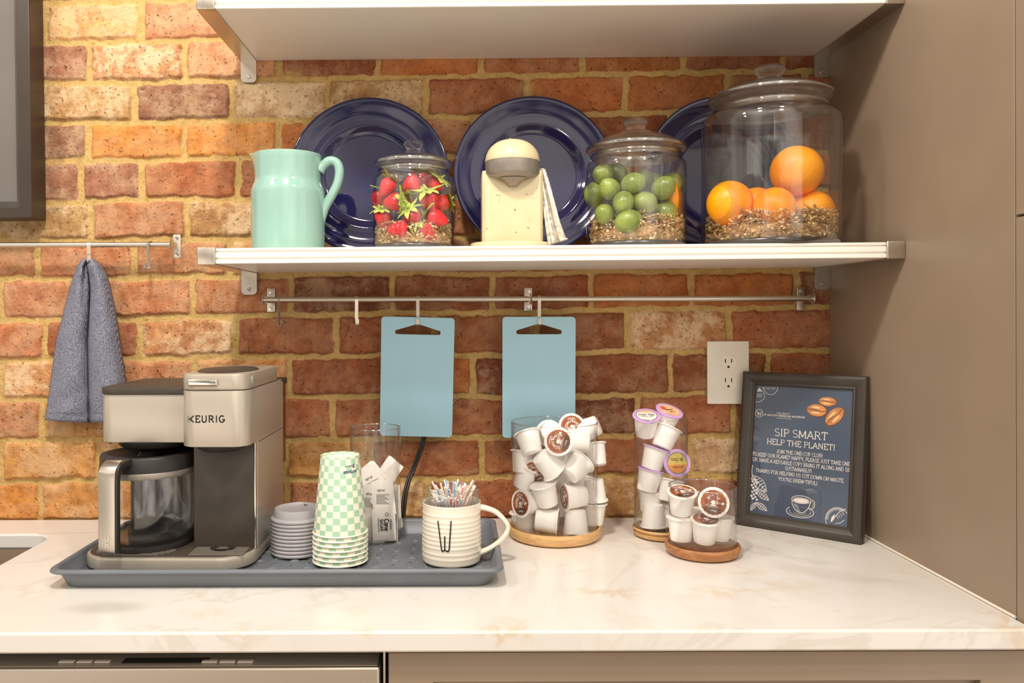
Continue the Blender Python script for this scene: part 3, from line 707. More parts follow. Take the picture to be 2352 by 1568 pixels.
hook(637, 690, zr2, 'empty steel hook turned sideways at the left end of the lower rail', rot=.9)
hook(818, 690, zr2, 'empty steel hook just left of the first blue cutting board', rot=.25)
hook(960, 688, zr2, 'steel hook carrying the left blue cutting board')
hook(1238, 686, zr2, 'steel hook carrying the right blue cutting board')

# ================================================================== CUTTING BOARDS
def cutting_board(u, v, z_top, label, rz, lean, w=.1455, h=.2415):
    p = atY(u, v, RY - .012); lo = rrect(w, h, .007, 5)
    hw, hh = .041, .0095; hy = h / 2 - .0262
    tri = [(-hw + .004, hy - .0085)] + [(hw - .004, hy - .0085)] + [(hw + .0045 * cos(radians(a_)), hy - .004 + .0045 * sin(radians(a_))) for a_ in range(-60, 90, 25)] + [(.006, hy + .0112), (0, hy + .012), (-.006, hy + .0112)] + [(-hw + .0045 * cos(radians(a_)), hy - .004 + .0045 * sin(radians(a_))) for a_ in range(90, 241, 25)]
    g_ = G().add(prism([lo, tri], -.003, .003)).tf(T((0, -hy - .010, 0)))
    o = obj('cutting_board', g_, M['sky_blue'], None, ang=30, bevel=.0009)
    o.matrix_world = T((p.x, RY - .0105, z_top)) @ Matrix.Rotation(rz, 4, 'Y') @ frame_m((0, 0, 0), (1, 0, 0), (0, -sin(lean), cos(lean)), (0, -cos(lean), -sin(lean)))
    return tag(o, label, 'cutting board', 'light blue cutting boards')
zh = zr2 - .047 - .0058
cutting_board(960, 745, zh + .001, 'left light blue cutting board, hanging slightly askew above the cup stack', radians(1.5), radians(6))
cutting_board(1238, 745, zh + .001, 'right light blue cutting board, hanging straight behind the large pod jar', radians(.1), radians(2))

# ================================================================== DISH TOWEL
def dish_towel():
    rows = [(594, 196, 205, 212), (600, 186, 203, 222), (612, 178, 200, 234), (635, 170, 205, 246), (665, 160, 208, 254), (723, 146, 205, 266), (781, 130, 202, 275), (880, 117, 204, 289), (930, 110, 206, 297), (964, 105, 208, 302)]
    NS = 56; g_ = G(); fine = []
    for k in range(len(rows) - 1):
        for t in range(10):
            f = t / 10; fine.append([rows[k][i] + (rows[k + 1][i] - rows[k][i]) * f for i in range(4)])
    fine.append(list(rows[-1])); n = len(fine)
    for k, (v, ul, um, ur) in enumerate(fine):
        t = k / (n - 1)
        bulge = .034 * min(1, t * 5) * (1 - .45 * t) + .012
        for i in range(NS + 1):
            s = i / NS
            if s <= .5:
                q = s / .5; u = ul + (um - ul) * q
                d = bulge * .8 * sin(pi * q) ** .7 - .020 * math.exp(-((q - .66) / .15) ** 2) * max(0, 1 - abs(t - .22) * 3.2)
                if q > .75: u -= max(0, t - .9) * 60 * (q - .75)
            else:
                q = (s - .5) / .5; u = um + (ur - um) * q
                d = bulge * 1.15 * sin(pi * min(1, q * .92 + .08)) ** .6
                if q < .25: u += max(0, t - .88) * 90 * (.25 - q)
            d += .0014 * sin(40 * t + 9 * s) * t + .0018 * (noise.noise((s * 9, t * 12, 1.3)))
            crease = -.018 * math.exp(-((s - .5) / .03) ** 2) * (1 - .5 * t); d += crease
            y = -.018 - d - .014 * (1 - min(1, t * 6)); p = atY(u, v + (6 * sin(s * 3) if k == n - 1 else 0), y); g_.v.append(tuple(p))
    for k in range(n - 1):
        for i in range(NS): a_ = k * (NS + 1) + i; g_.f.append((a_, a_ + 1, a_ + NS + 2, a_ + NS + 1))
    o = obj('dish_towel', g_, M['weave'], None, ang=None, solid=.003)
    for zf in (945,):
        hm = G()
        for i0, i1 in ((2, 26), (31, 54)):
            row = n - 6; pts = [Vector(g_.v[row * (NS + 1) + i]) + Vector((0, -.0021, 0)) for i in range(i0, i1 + 1)]
            hm.add(tube(pts, .0007, 6))
        obj('hem_seam', hm, M['weave'], o)
    return tag(o, 'grey blue woven dish towel bunched on a hook left of the coffee maker', 'dish towel')
dish_towel()

# ================================================================== PICTURE AT THE TOP LEFT, OUTLET, CORD
pf = thing('picture_frame', 'large dark brown picture frame cut off at the upper left corner', 'picture frame', (-.55, -.03, .85))
xR = atY(107, 480, -.002).x; zB = atY(60, 507, -.002).z; fd = .056
lo = [(-.75, 0), (0, 0), (0, .70), (-.75, .70)]; ho = [(-.727, .021), (-.727, .679), (-.026, .679), (-.026, .021)]
Mf = T((xR, 0, zB)) @ Matrix.Rotation(radians(-.7), 4, 'Y') @ frame_m((0, -.003, 0), (1, 0, 0), (0, 0, 1), (0, -1, 0))
kid('frame', G().add(prism([lo, ho], 0, fd)).tf(Mf), M['frame_brown'], pf, bevel=.0012)
kid('picture', G().add(prism([[(-.74, .01), (-.01, .01), (-.01, .69), (-.74, .69)]], .004, .030)).tf(Mf), M['pic_reflection'], pf)
kid('slip', G().add(prism([[(-.73, .018), (-.020, .018), (-.020, .682), (-.73, .682)], [(-.727 + .014, .021 + .014), (-.713, .665), (-.026 - .014, .665), (-.040, .035)]], .031, .036)).tf(Mf), M['frame_black'], pf)
kid('glazing', G().add(prism([[(-.728, .019), (-.024, .019), (-.024, .68), (-.728, .68)]], .0375, .0395)).tf(Mf), M['pic_glass'], pf)

ol = atY(1670.5, 855, 0); ot = thing('wall_outlet', 'white double power outlet on the brick wall behind the sign', 'outlet', (ol.x, 0, ol.z))
mo = frame_m((0, -.0005, 0), (1, 0, 0), (0, 0, 1), (0, -1, 0))
obj('cover_plate', G().add(rblock(-.043, .043, -.0645, .0645, 0, .006, .003, .002)).tf(mo), M['outlet'], ot)
for dz in (.0198, -.0198):
    ring = [(.0172 * cos(2 * pi * i / 40), max(-.0142, min(.0142, .0172 * sin(2 * pi * i / 40)))) for i in range(40)]
    r_ = obj('receptacle', G().add(prism([ring], .0055, .0070)).tf(mo @ T((0, dz, 0))), M['outlet'], ot, bevel=.0004)
    s_ = G()
    for dx in (-.0063, .0063): s_.add(box(dx - .0011, dx + .0011, .0008, .0085, .0068, .00712))
    s_.add(prism([[(.0024 * cos(a_ * pi / 8), -.0078 + .0024 * sin(a_ * pi / 8)) for a_ in range(0, 9)] + [(-.0024, -.0102), (.0024, -.0102)]], .0068, .00712))
    obj('slot', s_.tf(mo @ T((0, dz, 0))), M['cord'], r_)
    obj('outline', G().add(ringf(.0172, .0178, 40, .0058, 0, 0, .86)).tf(mo @ T((0, dz, 0))), M['ink_grey'], r_)
obj('screw', G().add(lathe([(.0024, 0), (.002, .001), (0, .001)], 14)).tf(mo @ T((0, 0, .006))), M['outlet'], ot)

pts = [atY(985, 960, -.02), atY(974, 1005, -.022), atY(967, 1030, -.024), atY(950, 1075, -.028), atY(938, 1105, -.04), atY(930, 1140, -.06), atY(926, 1176, -.085), atY(922, 1205, -.112)]
cg = G()
for dx in (-.0024, .0024): cg.add(tube(spline([p + Vector((dx, 0, 0)) for p in pts], 6), .0029, 10))
tag(obj('power_cord', cg, M['cord']), 'black twin power cord running down the bricks below the left cutting board', 'power cord')

# ================================================================== TRAY
TZ = .0075                      # top of the tray's studs
def tray():
    x0, x1, y0, y1 = -.183, .515, -.437, -.122; cx_, cy_ = (x0 + x1) / 2, (y0 + y1) / 2; w, d = x1 - x0, y1 - y0
    R = lambda i, z, r: [(p[0], p[1], z) for p in rrect(w - 2 * i, d - 2 * i, r, 6, cx_, cy_)]
    g_ = G().add(loft([R(.020, .0, .028), R(.016, .002, .03), R(.010, .017, .03), R(.009, .024, .03), R(.0015, .025, .022), R(0, .027, .022), R(.001, .0305, .022), R(.004, .032, .022), R(.0075, .031, .024), R(.0095, .028, .026), R(.016, .006, .026), R(.020, .0042, .025)]))
    o = obj('boot_tray', g_, M['tray'], None, ang=50)
    st = G(); n = 0
    for i in range(23):
        for j in range(10):
            x = x0 + .045 + i * .028; y = y0 + .04 + j * .026 + (.013 if i % 2 else 0)
            if y > y1 - .03: continue
            a_ = (i + j) % 2 * pi / 2 + pi / 4 * 0; m = T((x, y, .0042)) @ Matrix.Rotation(a_, 4, 'Z')
            arc_ = [(.0085 * cos(radians(k)), .0085 * sin(radians(k)) - .004, 0) for k in range(20, 161, 20)]
            st.add(tube(arc_, .0026, 6, [.35, .75, 1, 1.1, 1.1, 1, .75, .35]), m)
    tag(obj('stud_pattern', st, M['tray'], o), kind='stuff')
    return tag(o, 'slate grey plastic boot tray holding the coffee maker and cups', 'tray')
tray()

# ================================================================== COFFEE MAKER
AN = Vector((-.02, -.235, TZ)); cm = thing('coffee_maker', 'silver and black pod and carafe coffee maker on the left of the tray', 'coffee maker', AN, radians(-1.0))
def cpart(name, g, mat, par=cm, **k): return obj(name, (g if isinstance(g, G) else G().add(g)).tf(T(-AN)), mat, par, **k)
BX0, BX1 = -.170, .110
cpart('base', rblock(BX0, BX1, -.366, -.115, TZ, TZ + .021, .055, .004, 10), M['silver'])
cpart('base_deck', rblock(BX0 + .005, BX1 - .005, -.360, -.120, TZ + .020, TZ + .0222, .05, .001, 10), M['brown_plastic'])
gr = G()
for i in range(11):
    y = -.352 + i * .0068
    gr.add(box(.012, .096, y, y + .0030, TZ + .0222, TZ + .0238))
cpart('drip_grate', gr.add(box(.010, .012, -.354, -.278, TZ + .0222, TZ + .024)).add(box(.096, .098, -.354, -.278, TZ + .0222, TZ + .024)), M['grey_metal'])
cpart('drip_hole', G().add(lathe([(.020, 0), (.0205, .0012), (.012, .0012), (.010, -.001), (0, -.001)], 28, T((.055, -.318, TZ + .024)) @ Matrix.Diagonal((1, .8, 1, 1)))), M['black_plastic'])
g2 = G()
for i in range(9):
    y = -.354 + i * .0062; hw = .045 + .02 * sin(i / 8 * pi)
    g2.add(box(-.085 - hw, -.085 + hw, y, y + .0026, TZ + .0222, TZ + .0232))
cpart('deck_ribs', g2, M['grey_metal'])
CAR = Vector((-.086, -.276, 0))
cpart('warming_plate', lathe([(0, 0), (.072, 0), (.074, .002), (.074, .008), (.070, .0105), (0, .0105)], 56, T((CAR.x, CAR.y, TZ + .022))), M['black_plastic'])
# tower behind the pod side, column behind the carafe
cpart('tower', rblock(.004, BX1, -.308, -.118, TZ + .020, .292, .006, .001), M['silver'])
cpart('tower_face', rblock(.0035, BX1 - .0035, -.3105, -.300, TZ + .022, .215, .003, .001), M['brown_plastic'])
cpart('column', rblock(-.155, .006, -.196, -.118, TZ + .020, .292, .012, .001), M['brown_plastic'])
cpart('carafe_side_head', rblock(-.152, .010, -.318, -.118, .2065, .2865, .022, .0015, 8), M['silver'])
cpart('top_plate', rblock(-.154, .012, -.321, -.116, .2865, .2985, .024, .002, 8), M['brown_plastic'])
cpart('filter_basket', lathe([(0, .186), (.020, .186), (.024, .190), (.052, .194), (.058, .1985), (.060, .207), (0, .207)], 40, T((-.080, -.262, 0))), M['black_plastic'])
hd = cpart('pod_head', rblock(.002, BX1 + .0007, -.372, -.118, .2075, .2975, .026, .0015, 10), M['silver'])
cpart('pod_nozzle', lathe([(0, .196), (.030, .196), (.036, .2), (.040, .208), (0, .208)], 36, T((.055, -.325, 0))), M['black_plastic'])
cpart('head_seam', rblock(.0035, BX1 - .0015, -.3705, -.120, .2965, .2985, .025, .0004, 10), M['black_plastic'])
lv = cpart('pod_lid', rblock(.002, BX1 + .0007, -.373, -.150, .2982, .3245, .026, .003, 10), M['silver'])
cpart('lid_top', lathe([(0, 0), (.046, 0), (.048, .0015), (.044, .004), (.02, .0052), (0, .0056)], 48, T((.056, -.285, .3236)) @ Matrix.Diagonal((1, 1.55, 1, 1))), M['brown_plastic'])
cpart('pull_tab', rblock(.016, .066, -.3775, -.368, .3045, .3165, .004, .003), M['chrome'])
cpart('side_button', lathe([(0, 0), (.0095, 0), (.0095, .002), (.007, .003), (0, .003)], 28, frame_m((BX1 - .0005, -.335, .3115), (0, 1, 0), (0, 0, 1), (1, 0, 0))), M['silver'])
cpart('column_edge', rblock(BX1 - .0042, BX1 - .001, -.3125, -.306, TZ + .022, .206, .001, .0005), M['chrome'])
cpart('panel_seam', box(BX1 - .001, BX1 + .0004, -.30, -.118, .2045, .2055), M['black_plastic'])
cpart('water_tank', rblock(.012, BX1 - .002, -.117, -.082, .135, .285, .012, .002), M['smoke_tank'])
cpart('tank_lid', rblock(.010, BX1, -.121, -.080, .285, .2975, .012, .002), M['brown_plastic'])
# the maker's name on the pod head, its first letter begun with a column of dots
nm = G(); lw = G().add(text('EURIG', .0102, .19, False, .14, .0475), T((.0115, 0, 0)))
nm.add(lw)
for a_, b_ in (((.0035, .0051), (.0088, .0100)), ((.0035, .0051), (.0088, .0002))): nm.add(stroke([a_, b_], .0019))
for k, dx in ((0, 0), (1, 0), (2, 0), (3, 0)): nm.add(disc(.00078, 10, 0, .0002, .0010 + k * .0027))
for k in (0, 1): nm.add(disc(.00078, 10, 0, .0022, .0037 + k * .0027))
cpart('lettering', nm.tf(frame_m((.0165, -.3723, .2475), (1, 0, 0), (0, 0, 1), (0, -1, 0))), M['ink'], hd)

# ---- the carafe lifts off its plate
cf = thing('coffee_carafe', 'glass coffee carafe with black lid and steel-faced handle in the coffee maker', 'carafe', (CAR.x, CAR.y, TZ + .0328), radians(-10))
obj('glass_body', lathe([(0, .0005), (.058, .0005), (.066, .003), (.074, .010), (.0775, .022), (.0775, .115), (.075, .126), (.0725, .130)], 64), M['glass'], cf, ang=None)
obj('glass_lining', lathe([(0, .003), (.056, .003), (.064, .0055), (.072, .012), (.0752, .023), (.0752, .115), (.073, .125)], 64), M['glass_thin'], cf, ang=None)
obj('lid', lathe([(.0725, .118), (.0768, .118), (.0775, .122), (.0770, .141), (.0750, .1445), (.066, .1455), (.060, .142), (.030, .138), (.018, .139), (.013, .146), (0, .148)], 64), M['black_plastic'], cf, ang=35)
obj('collar', lathe([(.0778, .110), (.0785, .111), (.0785, .119), (.0778, .120)], 64), M['grey_metal'], cf)
hp = [(0, -.070, .139), (0, -.088, .140), (0, -.103, .137), (0, -.110, .126), (0, -.112, .105), (0, -.112, .06), (0, -.112, .020), (0, -.111, .004)]
hb = obj('handle', sweep(spline(hp, 5), [(b_, a_) for a_, b_ in rrect(.033, .013, .004, 4)], up=(1, 0, 0)), M['black_plastic'], cf, ang=50)
fp = [(0, -.098, .1462), (0, -.108, .1425), (0, -.1165, .134), (0, -.1192, .118), (0, -.1192, .06), (0, -.1192, .012), (0, -.1182, .003)]
hf = obj('handle_face', sweep(spline(fp, 5), [(b_, a_) for a_, b_ in rrect(.0285, .0022, .001, 3)], up=(1, 0, 0)), M['steel'], hb, ang=50)
em = G()
em.add(stroke([(.004, .0002), (.004, .015)], .0022))
for a_, b_ in (((.0055, .0076), (.0105, .015)), ((.0055, .0076), (.0105, .0002))): em.add(stroke([a_, b_], .0026))
for k in range(3): em.add(ringf(.0010, .0020, 14, 0, -.0002, .0022 + k * .0053))
obj('emblem', em.tf(frame_m((-.0055, -.1207, .014), (1, 0, 0), (0, 0, 1), (0, -1, 0))), M['emboss'], hb)

# ================================================================== CUP LIDS, CUPS
LID = [(0, .0105), (.020, .0105), (.028, .0108), (.0345, .0125), (.0365, .0155), (.0385, .0155), (.0395, .0135), (.0405, .002), (.0445, .0005), (.0455, -.001), (.0455, -.0032), (.0440, -.0045), (.0432, -.0035)]
lid_c = atY(684, 1275, -.258)
lid_words = ['bottom grey lid of the stack, flat on the tray', 'second grey lid from the bottom of the stack', 'third grey lid from the bottom of the stack', 'fourth grey lid from the bottom of the stack', 'fifth grey lid from the bottom of the stack', 'fifth grey lid from the top of the stack', 'fourth grey lid from the top of the stack', 'third grey lid from the top of the stack', 'second grey lid from the top, just under the domed one', 'top grey cup lid with its drinking hole showing']
lid0 = None
for i in range(10):
    z = TZ + .0047 + i * .0063
    if i == 0:
        lid0 = obj('cup_lid', lathe(LID, 48), M['lid_grey'], None, ang=50, solid=.0006); o = lid0
    else: o = lid0.copy(); COL.objects.link(o)
    o.location = (lid_c.x, lid_c.y, z); o.rotation_euler = (0, 0, .3 * i); tag(o, lid_words[i] + ' beside the coffee maker', 'cup lid', 'grey cup lids stacked on the tray')
    if i == 9: obj('sip_hole', lathe([(.0022, 0), (.0022, .0012), (.0032, .0016), (.0036, 0)], 16, T((0.006, -.0322, .0114))), M['black_plastic'], o)

def uv_lathe(name, prof, n, per, zper, mat, par=None):
    """lathe with its skin unrolled into a chequer: per squares round, one square each zper of height"""
    me = bpy.data.meshes.new(name); v, f = lathe(prof, n); me.from_pydata(v, [], f); me.update(); uv = me.uv_layers.new(name='UVMap')
    for p in me.polygons:
        c_ = sum((Vector(v[i]) for i in p.vertices), Vector()) / len(p.vertices); a0 = atan2(c_.y, c_.x)
        for li in p.loop_indices:
            x, y, z = v[me.loops[li].vertex_index]; a_ = atan2(y, x)
            while a_ - a0 > pi: a_ -= 2 * pi
            while a0 - a_ > pi: a_ += 2 * pi
            uv.data[li].uv = ((a_ / (2 * pi) + .5) * per + .001, z / zper + 40)
    me.materials.append(mat); me.shade_smooth(); me.set_sharp_from_angle(angle=radians(50)); return link(name, me, par)
CH = .128
cup_c = atY(782, 1300, -.312)
cup_words = ['bottom cup of the green chequered stack, its rim on the tray', 'second chequered cup from the bottom of the stack', 'third chequered cup from the bottom of the stack', 'middle chequered cup of the stack of seven', 'third chequered cup from the top, showing only its rim', 'second chequered cup from the top, showing only its rim', 'top chequered paper cup, upside down with its whole side showing']
for i in range(7):
    z = TZ + .002 + i * .0079
    t = thing('paper_cup', cup_words[i], 'paper cup', (cup_c.x, cup_c.y, z), radians(8 * i), 'green chequered paper cups stacked upside down')
    uv_lathe('wall', [(.0445, .001), (.0320, CH), (.0305, CH - .0004), (.0300, CH - .006)], 64, 22, .0104, M['check'], t)
    obj('rim', lathe([(.0447 + .0014 * cos(2 * pi * k / 10), .0008 + .0014 * sin(2 * pi * k / 10)) for k in range(11)], 64), M['cup_white'], t, ang=None)
    obj('bottom', lathe([(0, CH - .0055), (.0302, CH - .0055)], 40), M['cup_white'], t)
    if i == 6:
        t.rotation_euler.z = 0
        def on_cup(gg, ang, zz):
            """wrap flat lettering upside down round the cup"""
            o_ = G(); o_.f = gg.f
            for x, y, _ in gg.v:
                zc_ = zz - y; r_ = .0445 - .0125 * zc_ / CH + .00035; a_ = ang - x / r_; o_.v.append((r_ * cos(a_), r_ * sin(a_), zc_))
            return o_
        w = G().add(text('purpose.', .0052, .2, False, .04), T((-.005, 0, 0))).add(text('p', .0060, .22), T((-.001, -.0085, 0)))
        obj('lettering', on_cup(w, radians(-40) , CH - .022), M['ink_blue'], t)
        obj('small_print', on_cup(text('compostable', .0024, .2, False, .04), radians(-40), CH - .0135), M['ink_grey'], t)

# ================================================================== GLASS OF SUGAR SACHETS
sg = Vector((.292, -.172, TZ)); SR, SH = .0465, .2035
t = obj('glass_cylinder', lathe([(0, .001), (SR - .003, .001), (SR, .004), (SR, SH - .0012), (SR - .001, SH), (SR - .002, SH - .0012), (SR - .002, .006), (SR - .004, .0045), (0, .0045)], 64), M['glass_thin'], None, ang=50)
t.location = sg; tag(t, 'tall clear glass cylinder half full of white sugar sachets', 'glass cylinder')
obj('rim', lathe([(SR - .001 + .0011 * cos(2 * pi * k / 10), SH + .0011 * sin(2 * pi * k / 10)) for k in range(11)], 64, None), M['glass_rim'], t, ang=None)
def sachet_mesh(w=.042, h=.062, th=.0045):
    g_ = G(); nx, ny = 10, 14
    for s in (1, -1):
        b = len(g_.v)
        for j in range(ny + 1):
            for i in range(nx + 1):
                x, y = (i / nx - .5), (j / ny - .5)
                e = max(0, 1 - (abs(y) * 2) ** 6) * max(0, 1 - (abs(x) * 2) ** 4)
                z = s * th / 2 * e * (.6 + .5 * (1 - (2 * y) ** 2)) + .0006 * noise.noise((x * 6, y * 6, s * 2)) * (1 if e > 0 else 0)
                g_.v.append((x * w, y * h, z))
        for j in range(ny):
            for i in range(nx): a_ = b + j * (nx + 1) + i; g_.f.append((a_, a_ + 1, a_ + nx + 2, a_ + nx + 1))
    return g_
sach0 = obj('sugar_sachet', sachet_mesh(), M['paper_white'], None, ang=None)
pr = G()
for k, (s, hgt, th, y) in enumerate((('ORGANIC', .0034, .16, .0085), ('Cane', .0075, .2, -.001), ('SUGAR', .0052, .2, -.0085), ('PURE AND NATURAL', .0020, .2, -.0125))):
    tx = text(s, hgt, th, k == 2, .02); wd_ = text_w(s, .02) * hgt; pr.add(tx, T((-wd_ / 2, y, 0)))
pr.add(ringf(.0026, .0034, 20, 0, -.019, .004))
pr2 = G()
for k in range(7): pr2.add(box(-.012, .012 - .004 * (k % 3), -.010 + k * .0026, -.0092 + k * .0026, 0, .0001))
pr2.add(text('NET WT', .003, .2), T((-.01, .012, 0)))
SP = [  # u, v, depth, tilt in the picture plane, yaw, pitch, which print, words
 (882, 1204, -.030, 2, 4, 4, 1, 'upright sachet at the front of the glass with dark lettering'),
 (880, 1143, -.024, 8, -8, -8, 2, 'sachet printed with small lines above the lettered one'),
 (848, 1150, -.018, -6, 22, 6, 2, 'crumpled sachet at the left behind the cups'),
 (858, 1112, -.012, 30, 14, -14, 2, 'tilted sachet at the top of the pile'),
 (842, 1100, -.002, -52, 10, -10, 0, 'blank white sachet lying slanted at the top left'),
 (889, 1090, .006, -28, -30, -20, 0, 'sachet poking up highest with its corner against the glass'),
 (905, 1150, -.004, 4, -50, 0, 0, 'sachet pressed sideways against the right of the glass'),
 (850, 1215, -.012, 24, 30, 10, 0, 'lower left sachet half hidden by the cups'),
 (905, 1212, -.006, 2, -66, 0, 0, 'sachet standing edge-on at the lower right'),
 (870, 1180, .008, 12, 8, 5, 0, 'sachet deep in the middle of the pile'),
 (860, 1220, .014, -20, -12, 8, 0, 'sachet at the back near the bottom of the glass'),
 (895, 1180, .018, 10, 20, -5, 0, 'sachet at the back right of the pile')]
for i, (u, v, dy, rz, yw, pt, kind, words) in enumerate(SP):
    o = sach0 if i == 0 else sach0.copy()
    if i: COL.objects.link(o)
    p = atY(u, v, sg.y + dy); rx = p.x - sg.x; lim = SR - .012
    o.matrix_world = T(p) @ Matrix.Rotation(radians(yw), 4, 'Z') @ Matrix.Rotation(radians(pt), 4, 'X') @ Matrix.Rotation(radians(-rz), 4, 'Y') @ frame_m((0, 0, 0), (1, 0, 0), (0, 0, 1), (0, -1, 0))
    tag(o, 'white sugar ' + words, 'sugar sachet', 'sugar sachets in the glass')
    if kind == 1: obj('lettering', G().add(pr, T((.002, 0, .0032)) @ Matrix.Rotation(-pi / 2, 4, 'Z')), M['ink'], o)
    if kind == 2: obj('small_print', G().add(pr2, T((0, 0, .0032)) @ Matrix.Rotation(-.1, 4, 'Z')), M['ink_grey'], o)

# ================================================================== MUG, GLASS INSIDE IT, STRAWS
mg = Vector((.4335, -.3075, TZ)); t = thing('mug', 'cream ribbed mug with a thin black W, full of drinking straws', 'mug', mg)
MH = .0985; prof = [(0, .002), (.042, .002), (.0455, 0), (.0478, .0015)]
rib = [.012, .020, .030, .037, .044, .051, .058, .065, .072, .082]
for k in range(90):
    z = .003 + (MH - .006) * k / 89; r = .0488 + .0006 * sin(z * 60)
    for q in rib: r += .00065 * math.exp(-((z - q) / .0019) ** 2)
    if z < .009: r -= .0010 * (1 - z / .009)
    prof.append((r, z))
prof += [(.0492, MH - .0015), (.0484, MH), (.0470, MH - .001), (.0462, MH - .006), (.0455, .010), (.043, .006), (0, .006)]
bd = obj('body', lathe(prof, 80), M['ceramic'], t, ang=60)
hp = [(.0475, .004, .087), (.058, .004, .085), (.074, .003, .079), (.088, .002, .066), (.0945, .001, .054), (.0905, 0, .042), (.079, -.001, .0295), (.064, -.002, .019), (.0475, -.002, .012)]
obj('handle', sweep(spline(hp, 6), [(.0075 * cos(2 * pi * k / 14), .0046 * sin(2 * pi * k / 14)) for k in range(14)], up=None, scale=[1.15 - .25 * sin(pi * k / 48) for k in range(49)]), M['ceramic'], t, ang=60)
lt = G()
for pl in ([(-.0125, .0255), (-.0062, -.0205), (-.0045, -.0225), (-.0010, -.0205), (-.0010, .0015)], [(-.0010, -.0205), (.0042, -.0225), (.0062, -.0195), (.0092, .0262)]):
    lt.add(stroke([p for p in pl], .0021))
lw_ = G(); lw_.f = lt.f
for x, y, _ in lt.v:
    a_ = radians(-90 - 11) + x / .0495; r_ = .0506; lw_.v.append((r_ * cos(a_), r_ * sin(a_), .0505 + y))
obj('lettering', lw_, M['ink'], t)
gt = obj('drinking_glass', lathe([(0, .0005), (.036, .0005), (.0435, .010), (.0450, .113), (.0442, .1142), (.0434, .113), (.0420, .010), (.035, .003), (0, .003)], 56), M['glass_thin'], None, ang=50)
gt.location = mg + Vector((.001, .0, .0065)); tag(gt, 'clear glass standing inside the mug, its rim rising behind the straws', 'drinking glass')
obj('rim', lathe([(.0442 + .0009 * cos(2 * pi * k / 10), .1138 + .0009 * sin(2 * pi * k / 10)) for k in range(11)], 56), M['glass_rim'], gt, ang=None)
rs = random.Random(3); kinds = {}
names_ = ['white', 'white and red striped', 'white and blue striped', 'white and orange striped']
for i in range(92):
    if i < 56: a_ = rs.uniform(0, 2 * pi); rt = .0415 * sqrt(rs.uniform(.05, 1))
    else: a_ = radians(rs.uniform(200, 340)); rt = rs.uniform(.032, .0425)
    front = sin(a_) * rt
    tp = Vector((rt * cos(a_), front, .112 + .010 * rs.random() + .10 * max(0, front + .01) * .5 - .014 * (front < -.022)))
    bt = Vector((-.6 * tp.x + rs.uniform(-.010, .010), -.5 * tp.y + rs.uniform(-.012, .012), .010))
    c = (1 if tp.x > -.008 and rs.random() < .75 else (2 if tp.x > -.026 and rs.random() < .6 else 0)) if front < -.02 else (2 if abs(tp.x) < .014 and rs.random() < .6 else rs.choice([0, 0, 0, 0, 0, 1, 3, 3]))
    d = tp - bt; L = d.length
    if c not in kinds:
        o = obj('drinking_straw', G().add(tube([(0, 0, 0), (0, 0, .5), (0, 0, 1)], .0016, 8)), STRAWS[0], None)
        if c:
            sp_ = G()
            for k in range(2): sp_.add(box(-.0008, .0008, (-1) ** k * .0013 - .0005, (-1) ** k * .0013 + .0005, 0.02, .998))
            obj('stripe', sp_, STRAWS[c], o)
        kinds[c] = o
    else:
        o = kinds[c].copy(); COL.objects.link(o)
        for ch in kinds[c].children: q = ch.copy(); COL.objects.link(q); q.parent = o
    o.matrix_world = T(mg + Vector((.001, 0, .0065)) + bt) @ aim(d, rs.uniform(0, 6)) @ Matrix.Diagonal((1, 1, L, 1))
    tag(o, 'thin %s straw in the bunch standing in the W mug' % names_[c], 'drinking straw', names_[c] + ' straws in the mug')

# ================================================================== POD JARS
def pod_jar(label, cx_, cy_, rb, bh, r, top, mat, step=False):
    t = thing('pod_jar', label, 'jar', (cx_, cy_, 0), 0, 'glass pod jars on wooden feet')
    if not step: bp = [(0, .001), (rb - .008, .001), (rb - .003, .004), (rb, .012), (rb, bh - .003), (rb - .0015, bh - .0005), (rb - .0035, bh), (r + .0006, bh - .0008), (r + .0005, bh - .0032), (0, bh - .0032)]
    else: bp = [(0, .001), (rb - .010, .001), (rb - .004, .004), (rb - .002, .009), (rb - .005, .0115), (rb - .005, .0135), (rb, .0155), (rb, bh - .003), (rb - .002, bh), (r + .0006, bh - .0008), (r + .0005, bh - .0032), (0, bh - .0032)]
    obj('wooden_base', lathe(bp, 72), M[mat], t, ang=35)
    z0 = bh - .0030
    obj('glass_cylinder', lathe([(0, z0), (r - .002, z0), (r, z0 + .003), (r, top - .0012), (r - .001, top), (r - .002, top - .0012), (r - .002, z0 + .005), (r - .004, z0 + .003), (0, z0 + .003)], 72), M['glass_thin'], t, ang=50)
    obj('rim', lathe([(r - .001 + .0010 * cos(2 * pi * k / 10), top + .0010 * sin(2 * pi * k / 10)) for k in range(11)], 72), M['glass_rim'], t, ang=None)
    return t
J1 = (.6255, -.140, .0815); J2 = (.826, -.140, .050); J3 = (.8705, -.2525, .0575)
pod_jar('largest clear glass jar of white coffee pods on a pale round wooden foot', J1[0], J1[1], .0870, .0225, J1[2], .216, 'wood_light')
pod_jar('tall narrow glass jar of lilac rimmed tea pods on a stepped wooden foot', J2[0], J2[1], .0530, .0190, J2[2], .2225, 'wood_light', True)
pod_jar('short glass jar of a few coffee pods on a darker brown wooden foot', J3[0], J3[1], .0640, .0195, J3[2], .1185, 'wood_mid')

